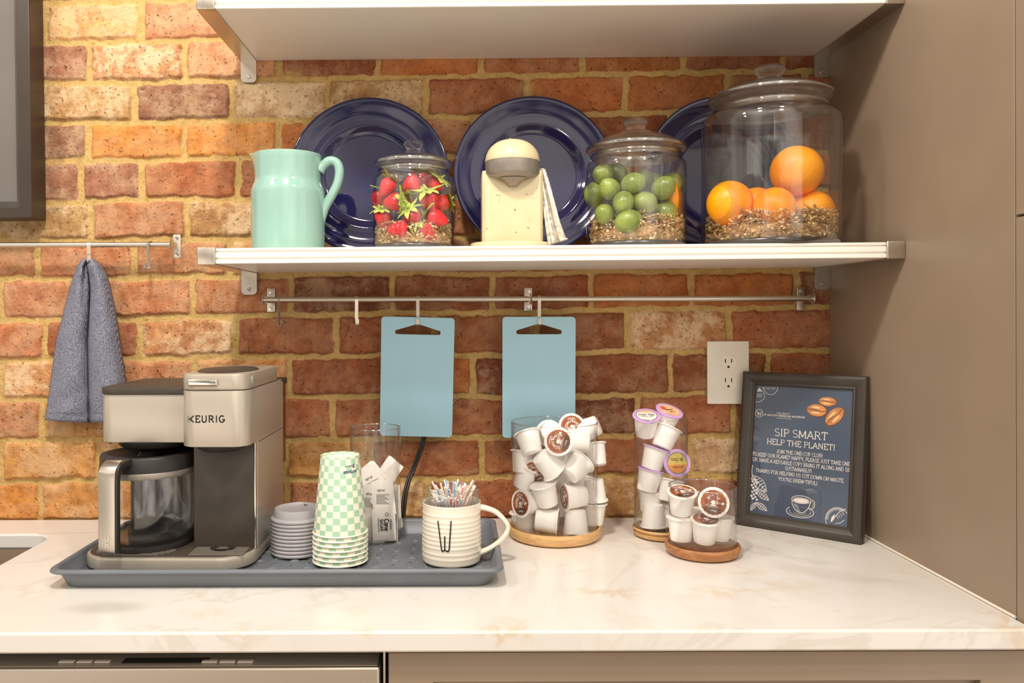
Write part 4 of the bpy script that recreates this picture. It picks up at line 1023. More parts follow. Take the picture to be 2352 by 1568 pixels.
PB = [(0, -.0215), (.0045, -.0215), (.0055, -.0209), (.0155, -.0209), (.0178, -.0195), (.0186, -.016), (.0224, .0165), (.0228, .0185), (.0256, .0188), (.0259, .0198), (.0256, .0208), (.0228, .0208)]
POD = {}
def pod_proto():
    b = obj('coffee_pod', lathe(PB, 40), M['pod_white'], None, ang=40)
    return b
def lid_coffee(o):
    l = obj('foil_lid', lathe([(0, .0213), (.0225, .0212), (.0246, .0209)], 40), M['pod_foil'], o)
    sc_ = [(.0205 + .0008 * abs(sin(9 * a_))) for a_ in [2 * pi * i / 108 for i in range(108)]]
    g_ = ([(sc_[i] * cos(2 * pi * i / 108), sc_[i] * sin(2 * pi * i / 108), .0215) for i in range(108)], [tuple(range(108))])
    obj('print', g_, M['lab_brown'], l)
    d_ = G()
    a0, a1 = radians(212), radians(328)
    d_.v = [(.0198 * cos(a0 + (a1 - a0) * i / 20), .0198 * sin(a0 + (a1 - a0) * i / 20), .0217) for i in range(21)]; d_.f = [tuple(range(21))]
    for k in range(3): d_.add(box(-.0135 + k * .001, .0135 - k * .001, -.0094 + k * .0024, -.0086 + k * .0024, .0216, .0217))
    obj('dark_band', d_, M['lab_dark'], l)
    w_ = G()
    w_.add(text('DONUT', .0044, .24, False, .10, .021, (.0088, radians(142))).tf(T((0, 0, 0)))); w_.add(text('SHOP', .0044, .24, False, .10, .017, (.0088, radians(36))))
    w_.add(text('ORIGINAL', .0022, .22, False, .08, .015, (.0150, radians(90))))
    w_.add(disc(.0040, 20, 0, 0, .0002, .0034)); w_.add(ringf(.0016, .0026, 16, 0, .0046, .0006)); w_.add(disc(.0055, 20, 0, 0, -.0046, .0011))
    w_.add(box(-.009, .009, -.0075, -.0069, 0, .00005)).add(box(.0132, .0172, -.0016, .0024, 0, .00005))
    w_.add(text('COFFEE', .0022, .22, False, .1, .012), T((-.006, -.0148, .0002)))
    obj('lettering', w_.tf(T((0, 0, .0219))), M['print_white'], l)
    c_ = G(); rr = random.Random(4)
    for k in range(26):
        a_ = 2 * pi * k / 26; r_ = rr.uniform(.0165, .0192); x, y = r_ * cos(a_), r_ * sin(a_); b_ = rr.uniform(0, pi)
        c_.add(stroke([(x - .0011 * cos(b_), y - .0011 * sin(b_)), (x + .0011 * cos(b_), y + .0011 * sin(b_))], .0006, .0218))
    obj('sprinkles', c_, M['lab_orange'], l)
def lid_tea(o, kind):
    l = obj('foil_lid', lathe([(.0226, .0186), (.0258, .0186), (.0261, .0198), (.0258, .0211), (.0246, .0215), (0, .0216)], 40), M['pod_lilac'], o)
    if kind == 'lilac': return
    lab = {'chai': 'print_white', 'peach': 'lab_peach', 'gold': 'lab_gold'}[kind]
    obj('print', disc(.0188, 40, .0218), M[lab], l)
    if kind != 'peach': obj('border', ringf(.0186, .0196, 40, .0219), M['lab_dark'], l)
    w_ = G(); b_ = G()
    if kind == 'chai':
        w_.add(text('CHAI TEA', .0050, .2, True, .06, .030), T((-.015, -.001, 0))); w_.add(text('medium tea', .0030, .14, False, .03, .021), T((-.0105, -.0062, 0)))
        a_ = [radians(30 + 120 * i / 16) for i in range(17)]; b_.v = [(.0176 * cos(k), .0176 * sin(k), 0) for k in a_]; b_.f = [tuple(range(17))]
        obj('orange_band', b_.tf(T((0, 0, .0220))), M['lab_peach'], l)
    elif kind == 'peach':
        w_.add(text('lemon', .0050, .15, False, .02, .018), T((-.008, .0, 0))); w_.add(text('herbal', .0034, .15, False, .02, .014), T((-.004, -.0062, 0)))
        obj('red_spot', disc(.0058, 20, .0221, -.0085, .0085), M['lab_red'], l)
    else:
        w_.add(text('cozy up', .0062, .14, False, .02, .022), T((-.011, .0045, 0))); w_.add(text('orange tea', .0030, .16, False, .02, .020), T((-.010, -.0085, 0)))
        a_ = [radians(190 + 160 * i / 16) for i in range(17)]; b_.v = [(.0182 * cos(k), .0182 * sin(k), 0) for k in a_]; b_.f = [tuple(range(17))]
        obj('orange_band', b_.tf(T((0, 0, .0219))), M['lab_orange'], l)
    obj('lettering', w_.tf(T((0, 0, .0222))), M['lab_green' if kind == 'gold' else 'lab_dark'], l)
def pod(jar, u, v, depth, axis, kind, words, spin=0.0):
    """depth: 1 against the front of the glass, -1 against its back"""
    if kind not in POD:
        o = pod_proto()
        if kind == 'coffee': lid_coffee(o)
        elif kind == 'plain': obj('foil_lid', lathe([(0, .0213), (.0225, .0212), (.0246, .0209)], 40), M['pod_foil'], o)
        else: lid_tea(o, kind)
        POD[kind] = o
    else:
        src = POD[kind]; o = src.copy(); COL.objects.link(o)
        for ch in src.children:
            c = ch.copy(); COL.objects.link(c); c.parent = o
            for g2_ in ch.children: d = g2_.copy(); COL.objects.link(d); d.parent = c
    x0, y0, R = jar; y = y0
    for _ in range(6):
        p = atY(u, v, y); m = R - .003; ha = sqrt(max(0, m * m - (p.x - x0) ** 2)); y = y0 - depth * max(0, ha - .025)
    p = atY(u, v, y)
    ax = Vector((axis[0], -axis[2], axis[1])).normalized()          # given as right, up, towards the viewer
    o.matrix_world = T(p) @ pod_rot(ax, spin)
    tea = kind not in ('coffee', 'plain')
    return tag(o, words, 'tea pod' if tea else 'coffee pod', {J1: 'pods in the largest jar', J2: 'pods in the tall narrow jar', J3: 'pods in the short jar'}[jar])
def pod_rot(ax, spin):
    zx = ax; side = Vector((0, 0, 1)) - ax * ax.z
    if side.length < .25: side = Vector((0, 1, 0)) - ax * ax.y
    yy = side.normalized(); xx = yy.cross(zx)
    return frame_m((0, 0, 0), xx, yy, zx) @ Matrix.Rotation(spin, 4, 'Z')
Z3 = lambda X, Y: (1150 + X / 3.733, 900 + Y / 3.733)
J1P = [
 (250, 440, .75, (-.22, .82, -.42), 'coffee', 'white pod at the upper left of the largest jar, showing its round bottom'),
 (425, 345, .1, (0, -.25, -1), 'plain', 'white pod behind the lettered lid at the top of the largest jar'),
 (505, 430, 1.0, (-.22, .22, 1), 'coffee', 'pod facing out near the top of the largest jar, brown donut lid turned sideways', 1.35),
 (665, 430, .45, (-1, .12, -.1), 'plain', 'pod lying right of the lettered lid in the largest jar, bottom to the right'),
 (755, 315, -.1, (-.82, -.42, -.25), 'plain', 'pod sticking out over the right rim of the largest jar'),
 (590, 315, -.2, (.1, .3, .9), 'coffee', 'pod at the back of the largest jar showing a sliver of brown lid'),
 (808, 540, .3, (-.15, 1, -.35), 'plain', 'pod against the upper right glass of the largest jar, bottom showing'),
 (400, 610, .95, (.62, -.66, -.2), 'plain', 'pod tipped lid-down in the upper middle of the largest jar'),
 (645, 655, 1.0, (.70, .58, -.42), 'plain', 'pod at the middle right of the largest jar, round bottom to the lower left'),
 (345, 640, .35, (-.55, -.35, .75), 'coffee', 'pod half hidden in the middle left of the largest jar with striped lid edge', .5),
 (195, 600, .3, (.1, 1, -.2), 'plain', 'pod at the left edge of the largest jar, just below the top one'),
 (215, 740, .3, (.4, .9, 0), 'plain', 'pod at the left edge of the largest jar, halfway down'),
 (388, 880, .95, (-.26, .96, .08), 'plain', 'upright leaning pod in the middle left of the largest jar'),
 (638, 895, .9, (-.98, -.02, .22), 'coffee', 'pod lying at the middle right of the largest jar with brown lid to the left', .4),
 (800, 835, .3, (.05, -1, 0), 'plain', 'upside-down pod at the right edge of the largest jar'),
 (245, 950, .8, (-.80, .08, .60), 'coffee', 'pod at the lower left of the largest jar with brown donut lid facing left', .2),
 (395, 1104, .9, (.97, -.08, .2), 'coffee', 'pod lying on the floor of the largest jar with its lid to the right', 2.0),
 (642, 1104, .95, (0, -1, .06), 'plain', 'upside-down pod standing on the floor of the largest jar at the front'),
 (795, 1040, .35, (.05, 1, 0), 'plain', 'upright pod at the lower right of the largest jar'),
 (205, 1105, .35, (-.2, 1, 0), 'plain', 'shaded pod at the bottom left of the largest jar'),
 (520, 560, -.5, (.2, .9, -.3), 'plain', 'pod in the upper back of the largest jar behind the tipped ones'),
 (540, 760, -.6, (-.6, .6, .2), 'plain', 'pod in the middle back of the largest jar'),
 (520, 960, -.6, (.1, -1, .1), 'plain', 'pod in the lower back of the largest jar'),
 (680, 780, -.5, (.3, 1, 0), 'plain', 'pod at the back right of the largest jar'),
 (330, 780, -.7, (-.1, .9, .2), 'plain', 'pod at the back left of the largest jar')]
for q in J1P: pod(J1, *Z3(q[0], q[1]), *q[2:])
J2P = [
 (1245, 285, .55, (-.03, .93, .40), 'chai', 'top left tea pod in the narrow jar, white chai tea lid with lilac rim'),
 (1418, 240, -.3, (.22, .90, .40), 'peach', 'top right tea pod in the narrow jar, peach and red lid with lilac rim'),
 (1412, 390, .5, (.42, .90, -.16), 'plain', 'plain white pod below the two topmost in the narrow jar'),
 (1312, 570, .7, (.30, .95, -.05), 'lilac', 'leaning lilac rimmed pod in the middle of the narrow jar'),
 (1478, 612, .35, (.12, .22, 1), 'gold', 'tea pod facing out in the narrow jar with a gold and green label'),
 (1268, 755, .7, (.22, .96, -.03), 'lilac', 'lilac rimmed pod at the left of the narrow jar, below the leaning one'),
 (1448, 840, .55, (.22, .95, -.12), 'plain', 'white pod at the right of the narrow jar behind the short jar'),
 (1310, 1055, .8, (0, -1, .05), 'plain', 'upside-down white pod on the floor of the narrow jar'),
 (1285, 930, -.4, (.05, 1, .1), 'plain', 'white pod behind the upside-down one in the narrow jar'),
 (1440, 1040, -.2, (.1, -1, 0), 'plain', 'white pod at the bottom right of the narrow jar')]
for q in J2P: pod(J2, *Z3(q[0], q[1]), *q[2:])
J3P = [
 (1552, 945, .7, (-.03, .95, .28), 'coffee', 'upper left pod in the short jar, upright with brown lid on top', .3),
 (1835, 935, .75, (-.38, .10, .92), 'coffee', 'pod in the short jar with its brown donut lid facing out', -.08),
 (1548, 1170, .6, (0, 1, 0), 'plain', 'lower left pod in the short jar, under the upright one'),
 (1752, 1185, 1.0, (0, .97, .20), 'coffee', 'front pod on the floor of the short jar under the lettered lid', .5),
 (1868, 1165, .3, (.04, 1, 0), 'plain', 'pod at the right of the short jar, behind the front one'),
 (1690, 1120, -.6, (0, 1, .1), 'plain', 'pod at the back of the short jar')]
for q in J3P: pod(J3, *Z3(q[0], q[1]), *q[2:])

# ================================================================== THE FRAMED NOTICE
fa, fw_, fl, fh = radians(-40), .236, radians(9.3), .307
ex = Vector((cos(fa), sin(fa), 0)); nn = Vector((sin(fa), -cos(fa), 0)); ez = Vector((0, 0, cos(fl))) - nn * sin(fl); ny = ex.cross(ez)      # ny points away from the viewer or towards him
ny = ny if ny.dot(nn) > 0 else -ny
P0 = atZ(1690, 1205, 0.0) - ex * .006; fb = P0 + ex * (fw_ / 2)
sg_ = thing('framed_sign', 'dark framed navy notice about reusing coffee cups, standing in the corner by the cabinet', 'framed sign', P0)
Fm = frame_m((0, 0, 0.0), ex, ez, ny)        # x along the foot, y up the face, z out of the face
pr = [(0, -.020), (.0012, -.0205), (.0012, -.004), (.003, -.0005), (.008, .0016), (.013, .0008), (.019, -.0028), (.0225, -.0048), (.0245, -.0044), (.0265, -.0060), (.0275, -.0085), (.0275, -.012), (.0, -.012)]
fr = G(); rings = []
for sx, sy, cx_, cy_ in ((1, 1, 0, 0), (-1, 1, fw_, 0), (-1, -1, fw_, fh), (1, -1, 0, fh)): rings.append([(cx_ + sx * a_, cy_ + sy * a_, b_) for a_, b_ in pr])
v_, f_ = loft(rings + [rings[0]], False, False); fr.add((v_, f_))
obj('frame', fr.tf(Fm), M['frame_black'], sg_, ang=22)
obj('backing', G().add(box(.004, fw_ - .004, .004, fh - .004, -.019, -.0135)).tf(Fm), M['black_plastic'], sg_)
po = obj('poster', G().add(box(.02, fw_ - .02, .02, fh - .02, -.0128, -.0115)).tf(Fm), M['poster'], sg_)
obj('stand', G().add(prism([[(.085, .02), (.145, .02), (.135, .18), (.095, .18)]], -.0235, -.0205)).tf(Fm), M['black_plastic'], sg_)
def loc(X, Y, off=0.0):      # zoomed pixel of the notice -> place on the poster
    u, v = 1700 + X / 4.126, 860 + Y / 4.126; p = atPlane(u, v, P0 + ny * (-.0115), ny) - P0
    return Vector((p.dot(ex), p.dot(ez)))
ZP = -.0113
wt = G()
def line(s, a_, b_, cap, th, serif=True, track=.03):
    A, B = loc(*a_), loc(*b_); d = B - A; L = d.length; an = atan2(d.y, d.x) * .35
    g_ = text(s, 1.0, th, serif, track, None); Wd = text_w(s, track)
    hgt = cap; g_.v = [(x * L / Wd, y * hgt, 0) for x, y, _ in g_.v]
    wt.add(g_, T((A.x, A.y, ZP)) @ Matrix.Rotation(an, 4, 'Z'))
capm = lambda X, Y, k: (loc(X, Y - k) - loc(X, Y)).length
line('SIP SMART', (325, 578), (830, 618), capm(560, 600, 70), .105)
line('HELP THE PLANET!', (252, 655), (900, 718), capm(560, 690, 52), .115)
for s, a_, b_ in (('JOIN THE ONE-CUP CLUB!', (342, 742), (783, 782)), ('TO KEEP OUR PLANET HAPPY, PLEASE JUST TAKE ONE', (116, 765), (1042, 864)), ('CUP. HAVE A REUSABLE CUP? BRING IT ALONG AND SIP', (100, 814), (1050, 923)),
                 ('SUSTAINABLY!', (424, 902), (677, 930)), ('THANKS FOR HELPING US CUT DOWN ON WASTE.', (148, 920), (987, 1028)), ("YOU'RE BREW-TIFUL!", (360, 1002), (733, 1046))):
    line(s, a_, b_, capm(560, 800, 33), .14, True, .02)
line('THE LEGACY', (345, 372), (472, 376), capm(400, 380, 13), .16, True, .08); line('AT WALTON KENNESAW MOUNTAIN', (222, 386), (612, 410), capm(400, 400, 15), .2, True, .12); line('assisted living', (345, 414), (482, 420), capm(400, 410, 9), .14, False)
obj('lettering', wt.tf(Fm), M['print_white'], po)
dr = G()
def at2(X, Y): p = loc(X, Y); return (p.x, p.y)
def pen(pts, t=.0009): dr.add(stroke([at2(*p) for p in pts], t, ZP))
def ell(cx_, cy_, rx, ry, a0=0, a1=360, n=28, rot=0.0): return [(cx_ + rx * cos(radians(a_)) * cos(rot) - ry * sin(radians(a_)) * sin(rot), cy_ + rx * cos(radians(a_)) * sin(rot) + ry * sin(radians(a_)) * cos(rot)) for a_ in [a0 + (a1 - a0) * i / n for i in range(n + 1)]]
pen(ell(180, 366, 35, 37), .0010); pen([(160, 345), (171, 385), (180, 355), (190, 388), (201, 350)], .0011)
# the cup and saucer
pen(ell(580, 1185, 92, 36, rot=.12), .0012); pen(ell(578, 1190, 76, 24, rot=.12), .0008); dr.add(([(*at2(*p), ZP) for p in ell(578, 1192, 70, 20, rot=.12)], [tuple(range(29))]))
pen([(490, 1170), (494, 1225), (520, 1280), (560, 1308), (600, 1308), (640, 1275), (662, 1230), (671, 1195)], .0012)
pen(ell(676, 1235, 30, 46, -115, 130, rot=.2), .0014); pen(ell(674, 1235, 18, 32, -110, 120, rot=.2), .0008)
pen(ell(568, 1300, 130, 55, -45, 215, rot=.12), .0013); pen(ell(568, 1302, 100, 38, -20, 195, rot=.12), .0008); pen(ell(566, 1306, 60, 16, 10, 170, rot=.12), .0007)
for k in range(6): pen([(508 + k * 7, 1225 + k * 13), (540 + k * 6, 1232 + k * 13)], .0006)
# bean outlines in the corners
pen(ell(290, 118, 66, 72, 0, 180, rot=.0), .0010); pen(ell(165, 200, 66, 60, -70, 110), .0010)
for k in range(9): pen([(215 + k * 15, 120), (212 + k * 15, 140 + 5 * sin(k * 2.2))], .0007)
for k in range(4): pen([(165 + k * 13, 178), (163 + k * 13, 214)], .0007)
dr.add(([(*at2(*p), ZP) for p in ((160, 160), (185, 122), (205, 160))], [(0, 1, 2)]))
pen(ell(918, 1368, 108, 108, 95, 330, rot=0.0), .0011)
for k in range(26):
    a_ = radians(178 + k * 5.2); pen([(918 + 106 * cos(a_), 1366 + 106 * sin(a_)), (918 + (86 - 6 * (k % 2)) * cos(a_), 1366 + (86 - 6 * (k % 2)) * sin(a_))], .0006)
pen([(1000, 1272), (950, 1292), (905, 1340), (868, 1392)], .0012); dr.add(([(*at2(*p), ZP) for p in ((855, 1400), (866, 1350), (900, 1318), (888, 1365))], [(0, 1, 2, 3)]))
for k in range(4): pen([(915 + k * 18, 1340 - k * 12), (930 + k * 18, 1365 - k * 12)], .0008); 
pen([(905, 1410), (950, 1405), (985, 1380)], .0010)
# the coffee sprig at the lower left
def leaf(base, tip, w, n=7):
    bx, by = base; tx, ty = tip; dx, dy = tx - bx, ty - by; L = sqrt(dx * dx + dy * dy); px_, py_ = -dy / L, dx / L
    up_ = [(bx + dx * i / 12 + px_ * w * sin(pi * i / 12) , by + dy * i / 12 + py_ * w * sin(pi * i / 12)) for i in range(13)]
    dn_ = [(bx + dx * i / 12 - px_ * w * sin(pi * i / 12) , by + dy * i / 12 - py_ * w * sin(pi * i / 12)) for i in range(13)]
    pen(up_, .0009); pen(dn_, .0009); pen([base, tip], .0009)
    for i in range(1, n):
        f = i / n; cx_, cy_ = bx + dx * f, by + dy * f; q = w * sin(pi * f) * .9
        for s in (1, -1): pen([(cx_, cy_), (cx_ + px_ * q * s + dx * .06, cy_ + py_ * q * s + dy * .06)], .0011)
leaf((112, 950), (250, 1110), 44); leaf((150, 1090), (272, 1192), 30); leaf((150, 1210), (255, 1290), 26); leaf((150, 1210), (100, 1285), 20, 5)
pen([(120, 858), (112, 900), (114, 960), (120, 1010)], .0012)
for k in range(17): dr.add(disc(.0024 if k % 2 else .0021, 14, ZP, *at2(104 + 62 * ((k * .618) % 1), 985 + k * 12.5)))
obj('drawing', dr.tf(Fm), M['print_white'], po)
def bean(cx_, cy_, rx, ry, rot):
    for k, (nm_, s, m_, dz) in enumerate((('bean_shadow', 1.10, 'bean_dark', 0), ('bean', 1.0, 'bean', .0001))):
        obj(nm_, G().add(([(*at2(*p), ZP + dz) for p in ell(cx_ + (3 if k == 0 else 0), cy_ + (4 if k == 0 else 0), rx * s, ry * s, rot=rot)[:-1]], [tuple(range(28))])).tf(Fm), M[m_], po)
    g_ = G(); c, s = cos(rot), sin(rot); q = [(-.95, .02), (-.5, -.12), (0, .02), (.5, .12), (.95, 0)]
    sp_ = [(cx_ + x * rx * c - y * ry * s, cy_ + x * rx * s + y * ry * c) for x, y in q]
    g_.add(stroke([at2(*p) for p in sp_], .0014, ZP + .0002)); obj('bean_crease', g_.tf(Fm), M['bean_dark'], po)
    h_ = G()
    for yy in (-.45, .45): h_.add(([(*at2(*p), ZP + .0002) for p in ell(cx_ - .1 * rx * c - yy * ry * s, cy_ - .1 * rx * s + yy * ry * c, rx * .45, ry * .16, rot=rot)[:-1]], [tuple(range(28))]))
    obj('bean_gleam', h_.tf(Fm), M['bean_light'], po)
bean(830, 255, 82, 42, .08); bean(725, 338, 92, 56, .12); bean(895, 395, 104, 62, -.75)
obj('glass', G().add(box(.024, fw_ - .024, .024, fh - .024, -.0098, -.0088)).tf(Fm), M['pic_glass'], sg_)

# ================================================================== THINGS ON THE LOWER SHELF
def on_shelf(u, y, v=565): p = atY(u, v, y); return Vector((p.x, y, shelf_top(p.x)))
# ---- blue plates leaning on the wall
PLR = .159
def plate(u, label, y=-.054, deg=7.0):
    p = on_shelf(u, y)
    pf_ = [(0, .0055), (.085, .0055), (.092, .0066), (.0945, .0095), (.0965, .0098), (.099, .0135), (.101, .0138), (.1035, .0172), (.106, .0176), (.108, .0168), (.111, .0182), (.114, .0176), (.118, .0186), (.121, .0180), (.128, .0192), (.136, .0222), (.144, .0258), (.151, .0280), (.1560, .0288), (.1590, .0282), (.1592, .0268), (.150, .0228), (.112, .0130), (.098, .0035), (.094, 0), (.080, 0), (.078, .0020), (0, .0020)]
    lean = radians(deg)
    m = Matrix.Rotation(-lean, 4, 'X') @ T((0, 0, PLR)) @ frame_m((0, 0, 0), (1, 0, 0), (0, 0, 1), (0, -1, 0))
    q = obj('dinner_plate', lathe(pf_, 96), M['navy'], None, ang=None)
    q.matrix_world = T(p) @ m
    rg = obj('foot_ring', lathe([(.086, -.0012), (.088, -.002), (.092, -.002), (.094, 0)], 64), M['navy'], q)
    tag(q, label, 'plate', 'cobalt blue plates on the lower shelf'); return q
plate(848, 'cobalt blue plate behind the mint pitcher and the strawberry jar')
plate(1226, 'cobalt blue plate behind the cream juicer')
plate(1653, 'cobalt blue plate half hidden between the lime jar and the orange jar', -.012, 1.2)

# ---- mint pitcher
p = on_shelf(662, -.155); t = thing('pitcher', 'mint green ceramic pitcher at the left end of the lower shelf', 'pitcher', p)
k_ = (CD - .155) / FPX; R0 = 83.5 * k_
zt = atY(660, 357, -.155).z - p.z; zs = lambda v: atY(660, v, -.155).z - p.z
prof = [(0, .002), (R0 * .93, .002), (R0 * .97, 0), (R0 * .985, .004), (R0 * .995, .03), (R0, zs(470)), (R0 * 1.005, zs(448)), (R0 * 1.0, zs(442)), (R0 * .975, zs(434)), (R0 * .93, zs(425)), (R0 * .905, zs(419)), (R0 * .895, zs(412)), (R0 * .895, zs(400)), (R0 * .905, zs(372)), (R0 * .92, zt - .002), (R0 * .915, zt), (R0 * .90, zt - .002), (R0 * .87, zs(400)), (R0 * .87, zs(420)), (R0 * .96, zs(446)), (R0 * .96, .010), (0, .008)]
v_, f_ = lathe(prof, 72); nv = []
for x, y, z in v_:
    a_ = atan2(y, x); w = math.exp(-((abs(abs(a_) - pi)) / .28) ** 2) * max(0, (z - (zt - .028)) / .028)
    s = 1 + .16 * w; nv.append((x * s, y * (1 - .3 * w), z + .004 * w))
obj('body', (nv, f_), M['mint'], t, ang=None)
hx = lambda u: (u - 662) * k_
hp = [(hx(733), 0, zs(392)), (hx(741), 0, zs(382)), (hx(757), 0, zs(370)), (hx(773), 0, zs(374)), (hx(780), 0, zs(392)), (hx(776), 0, zs(420)), (hx(763), 0, zs(447)), (hx(748), 0, zs(473)), (hx(739), 0, zs(495)), (hx(731), 0, zs(512))]
n_ = 6 * (len(hp) - 1) + 1
obj('handle', sweep(spline(hp, 6), [(.0100 * cos(2 * pi * i / 16), .0088 * sin(2 * pi * i / 16)) for i in range(16)], scale=[1.35 - .35 * min(1, i / 7) + .35 * max(0, (i - n_ + 10) / 10) for i in range(n_)]), M['mint'], t, ang=None)

# ---- jars
def fruit_jar(label, u, y, ul, ur, vb, v_sh, v_neck, v_rim, v_lid, v_kn, knob_u, rim_u):
    p = on_shelf(u, y); k = (CD + y) / FPX; R = (ur - ul) / 2 * k; h = lambda v: atY(u, v, y).z - p.z
    t = thing('glass_jar', label, 'jar', p, 0, 'lidded glass jars of fruit')
    hs, hn, hr = h(v_sh), h(v_neck), h(v_rim); rn = rim_u / 2 * k * .90; kr = knob_u / 2 * k
    gm = 'glass_reflect_tint' if R > .11 else 'glass'
    outer = [(0, .001), (R * .90, .001), (R * .96, .003), (R * .985, .010), (R, .03), (R, hs - R * .20), (R * .995, hs - R * .10), (R * .97, hs - R * .03), (R * .93, hs), (rn * .99, hn - .004), (rn, hn), (rn * 1.01, hn + .003)]
    inner = [(0, .011), (R * .86, .011), (R * .93, .016), (R * .962, .03), (R * .965, hs - R * .2), (R * .95, hs - R * .08), (R * .91, hs - .002), (rn * .96, hn)]
    obj('body', lathe(outer, 80), M[gm], t, ang=None)
    obj('lining', lathe(inner, 80), M['glass_thin'], t, ang=None)
    obj('foot', lathe([(0, .0015), (R * .95, .0015), (R * .965, .009), (R * .92, .0118), (R * .6, .010), (0, .0085)], 72), M['glass_bottom'], t, ang=None)
    obj('neck_ring', lathe([(rn * 1.0 + .0022 * cos(2 * pi * i / 12), hn + .0024 * sin(2 * pi * i / 12)) for i in range(13)], 72), M['glass_rim'], t, ang=None)
    rr = rim_u / 2 * k; hk0, hk1 = h(v_lid), h(v_kn); hk = hk1 - hk0
    q_ = lambda f: hr + (hk0 - hr) * f
    lid = [(0, q_(.60)), (kr * .9, q_(.62)), (rr * .42, q_(.48)), (rr * .68, q_(.22)), (rr * .88, hr - .001), (rn * .90, hr - .004), (rn * .90, hn - .006), (rn * .96, hn - .006), (rn * .965, hr - .009), (rn, hr - .008), (rr * .97, hr - .006), (rr, hr - .002), (rr * .99, hr + .003), (rr * .955, hr + .0055), (rr * .93, hr + .0052), (rr * .90, q_(.25)), (rr * .70, q_(.55)), (rr * .66, q_(.54)), (rr * .45, q_(.80)), (kr * 1.2, hk0 - .001), (kr * .85, hk0 + hk * .10), (0, hk0 + hk * .1)]
    ld = obj('lid', lathe(lid, 80), M['glass_solid'], t, ang=None)
    obj('lid_edge', lathe([(rr * .985 + .0024 * cos(2 * pi * i / 12), hr + .0005 + .0034 * sin(2 * pi * i / 12)) for i in range(13)], 80), M['glass_rim'], ld, ang=None)
    obj('knob', lathe([(0, hk0 + hk * .12), (kr * .78, hk0 + hk * .12), (kr * .74, hk0 + hk * .18), (kr * .80, hk0 + hk * .35), (kr, hk0 + hk * .55), (kr * 1.02, hk0 + hk * .75), (kr * .90, hk0 + hk * .93), (kr * .55, hk0 + hk), (0, hk0 + hk * .98)], 40), M['glass_solid'], ld, ang=None)
    return p, R, k
JS = fruit_jar('smallest lidded glass jar, filled with strawberries', 950, -.165, 857, 1043, 572, 408, 392, 377, 350, 322, 44, 176)
JM = fruit_jar('middle sized lidded glass jar, filled with green limes', 1461, -.160, 1348, 1574, 572, 372, 358, 343, 302, 272, 54, 226)
JL = fruit_jar('largest lidded glass jar, holding a few big oranges', 1769, -.168, 1617, 1921, 566, 268, 252, 226, 186, 151, 66, 272)

def shreds(name, label, J, n, h0, h1, seed, tone):
    p, R, k = J; rr = random.Random(seed); g_ = G()
    cv, cf_ = lathe([(0, .0125)] + [(R * .80 * i / 10, .0125) for i in range(1, 11)] + [(R * .80, .0125 + h1 * .45)] + [(R * .79 * i / 10, .0125 + (h0 + (h1 - h0) * (i / 10) ** 2) * .5) for i in range(10, 0, -1)] + [(0, .0125 + h0 * .5)], 40)
    g_.add(([(x, y, z + (.004 * noise.noise((x * 90, y * 90, 2.0)) if z > .013 else 0)) for x, y, z in cv], cf_))
    for i in range(n):
        a_ = rr.uniform(0, 2 * pi); r_ = R * .88 * rr.random() ** (.5 if rr.random() < .5 else .2); L = rr.uniform(.018, .050); b_ = rr.uniform(0, 2 * pi); el = rr.uniform(-.35, .45)
        edge = (r_ / (R * .86)) ** 2; z = .0125 + (h0 + (h1 - h0) * edge) * rr.random()
        d = Vector((cos(b_) * cos(el), sin(b_) * cos(el), sin(el))); sd_ = Vector((-sin(b_), cos(b_), 0)); up_ = sd_.cross(d)
        w = rr.uniform(.0013, .0025); seg = 9; amp = rr.uniform(.0006, .0022); tw = rr.uniform(-1.2, 1.2); b = len(g_.v); c0 = Vector((r_ * cos(a_), r_ * sin(a_), z)); pts = []
        bend = rr.uniform(-.4, .4)
        for s in range(seg + 1):
            f = s / seg - .5; q = c0 + d * (L * f) + up_ * (amp * (1 if s % 2 else -1)) + sd_ * (bend * L * f * f * 2)
            rad = sqrt(q.x ** 2 + q.y ** 2)
            if rad > R * .935: q.x *= R * .935 / rad; q.y *= R * .935 / rad
            q.z = max(.0125, q.z); ww = (sd_ * cos(tw * f) + up_ * sin(tw * f)) * w; g_.v += [tuple(q - ww), tuple(q + ww)]
        for s in range(seg): g_.f.append((b + 2 * s, b + 2 * s + 1, b + 2 * s + 3, b + 2 * s + 2))
    o = obj(name, g_, M['straw_paper'], None, ang=None); o.location = p
    return tag(o, label, 'shredded paper', None, 'stuff')
shreds('shredded_paper', 'crinkled tan shredded paper under the strawberries', JS, 800, .020, .038, 1, 0)
shreds('shredded_paper', 'crinkled tan shredded paper under the limes', JM, 1200, .024, .048, 2, 0)
shreds('shredded_paper', 'crinkled tan shredded paper under the oranges', JL, 2400, .042, .050, 3, 0)

# ---- oranges
def blob(name, c, r, mat, label, cat, group, squash=(1, 1, 1), axis=None, bumps=.02, tips=0.0):
    v_, f_ = sphere((0, 0, 0), r, *squash); o_ = []
    sd_ = (c.x * 31 % 7, c.z * 17 % 5, 1.7)
    for x, y, z in v_:
        n = noise.noise((x / r * 1.3 + sd_[0], y / r * 1.3 + sd_[1], z / r * 1.3)); f = 1 + bumps * n
        e = abs(z) / (r * squash[2]); zz = z * (1 + tips * max(0, e - .86) / .14); o_.append((x * f, y * f, zz * f))
    m = aim(axis) if axis else Matrix.Identity(4)
    o = obj(name, (o_, f_), mat, None, ang=None); o.matrix_world = T(c) @ m
    if name in ('orange', 'lime'): obj('stem_scar', lathe([(0, r * squash[2] * (1 + tips) * .995), (r * .075, r * squash[2] * (1 + tips) * .992), (r * .09, r * squash[2] * (1 + tips) * .97)], 12), M['leaf'], o, ang=None)
    return tag(o, label, cat, group)
yL = JL[0].y
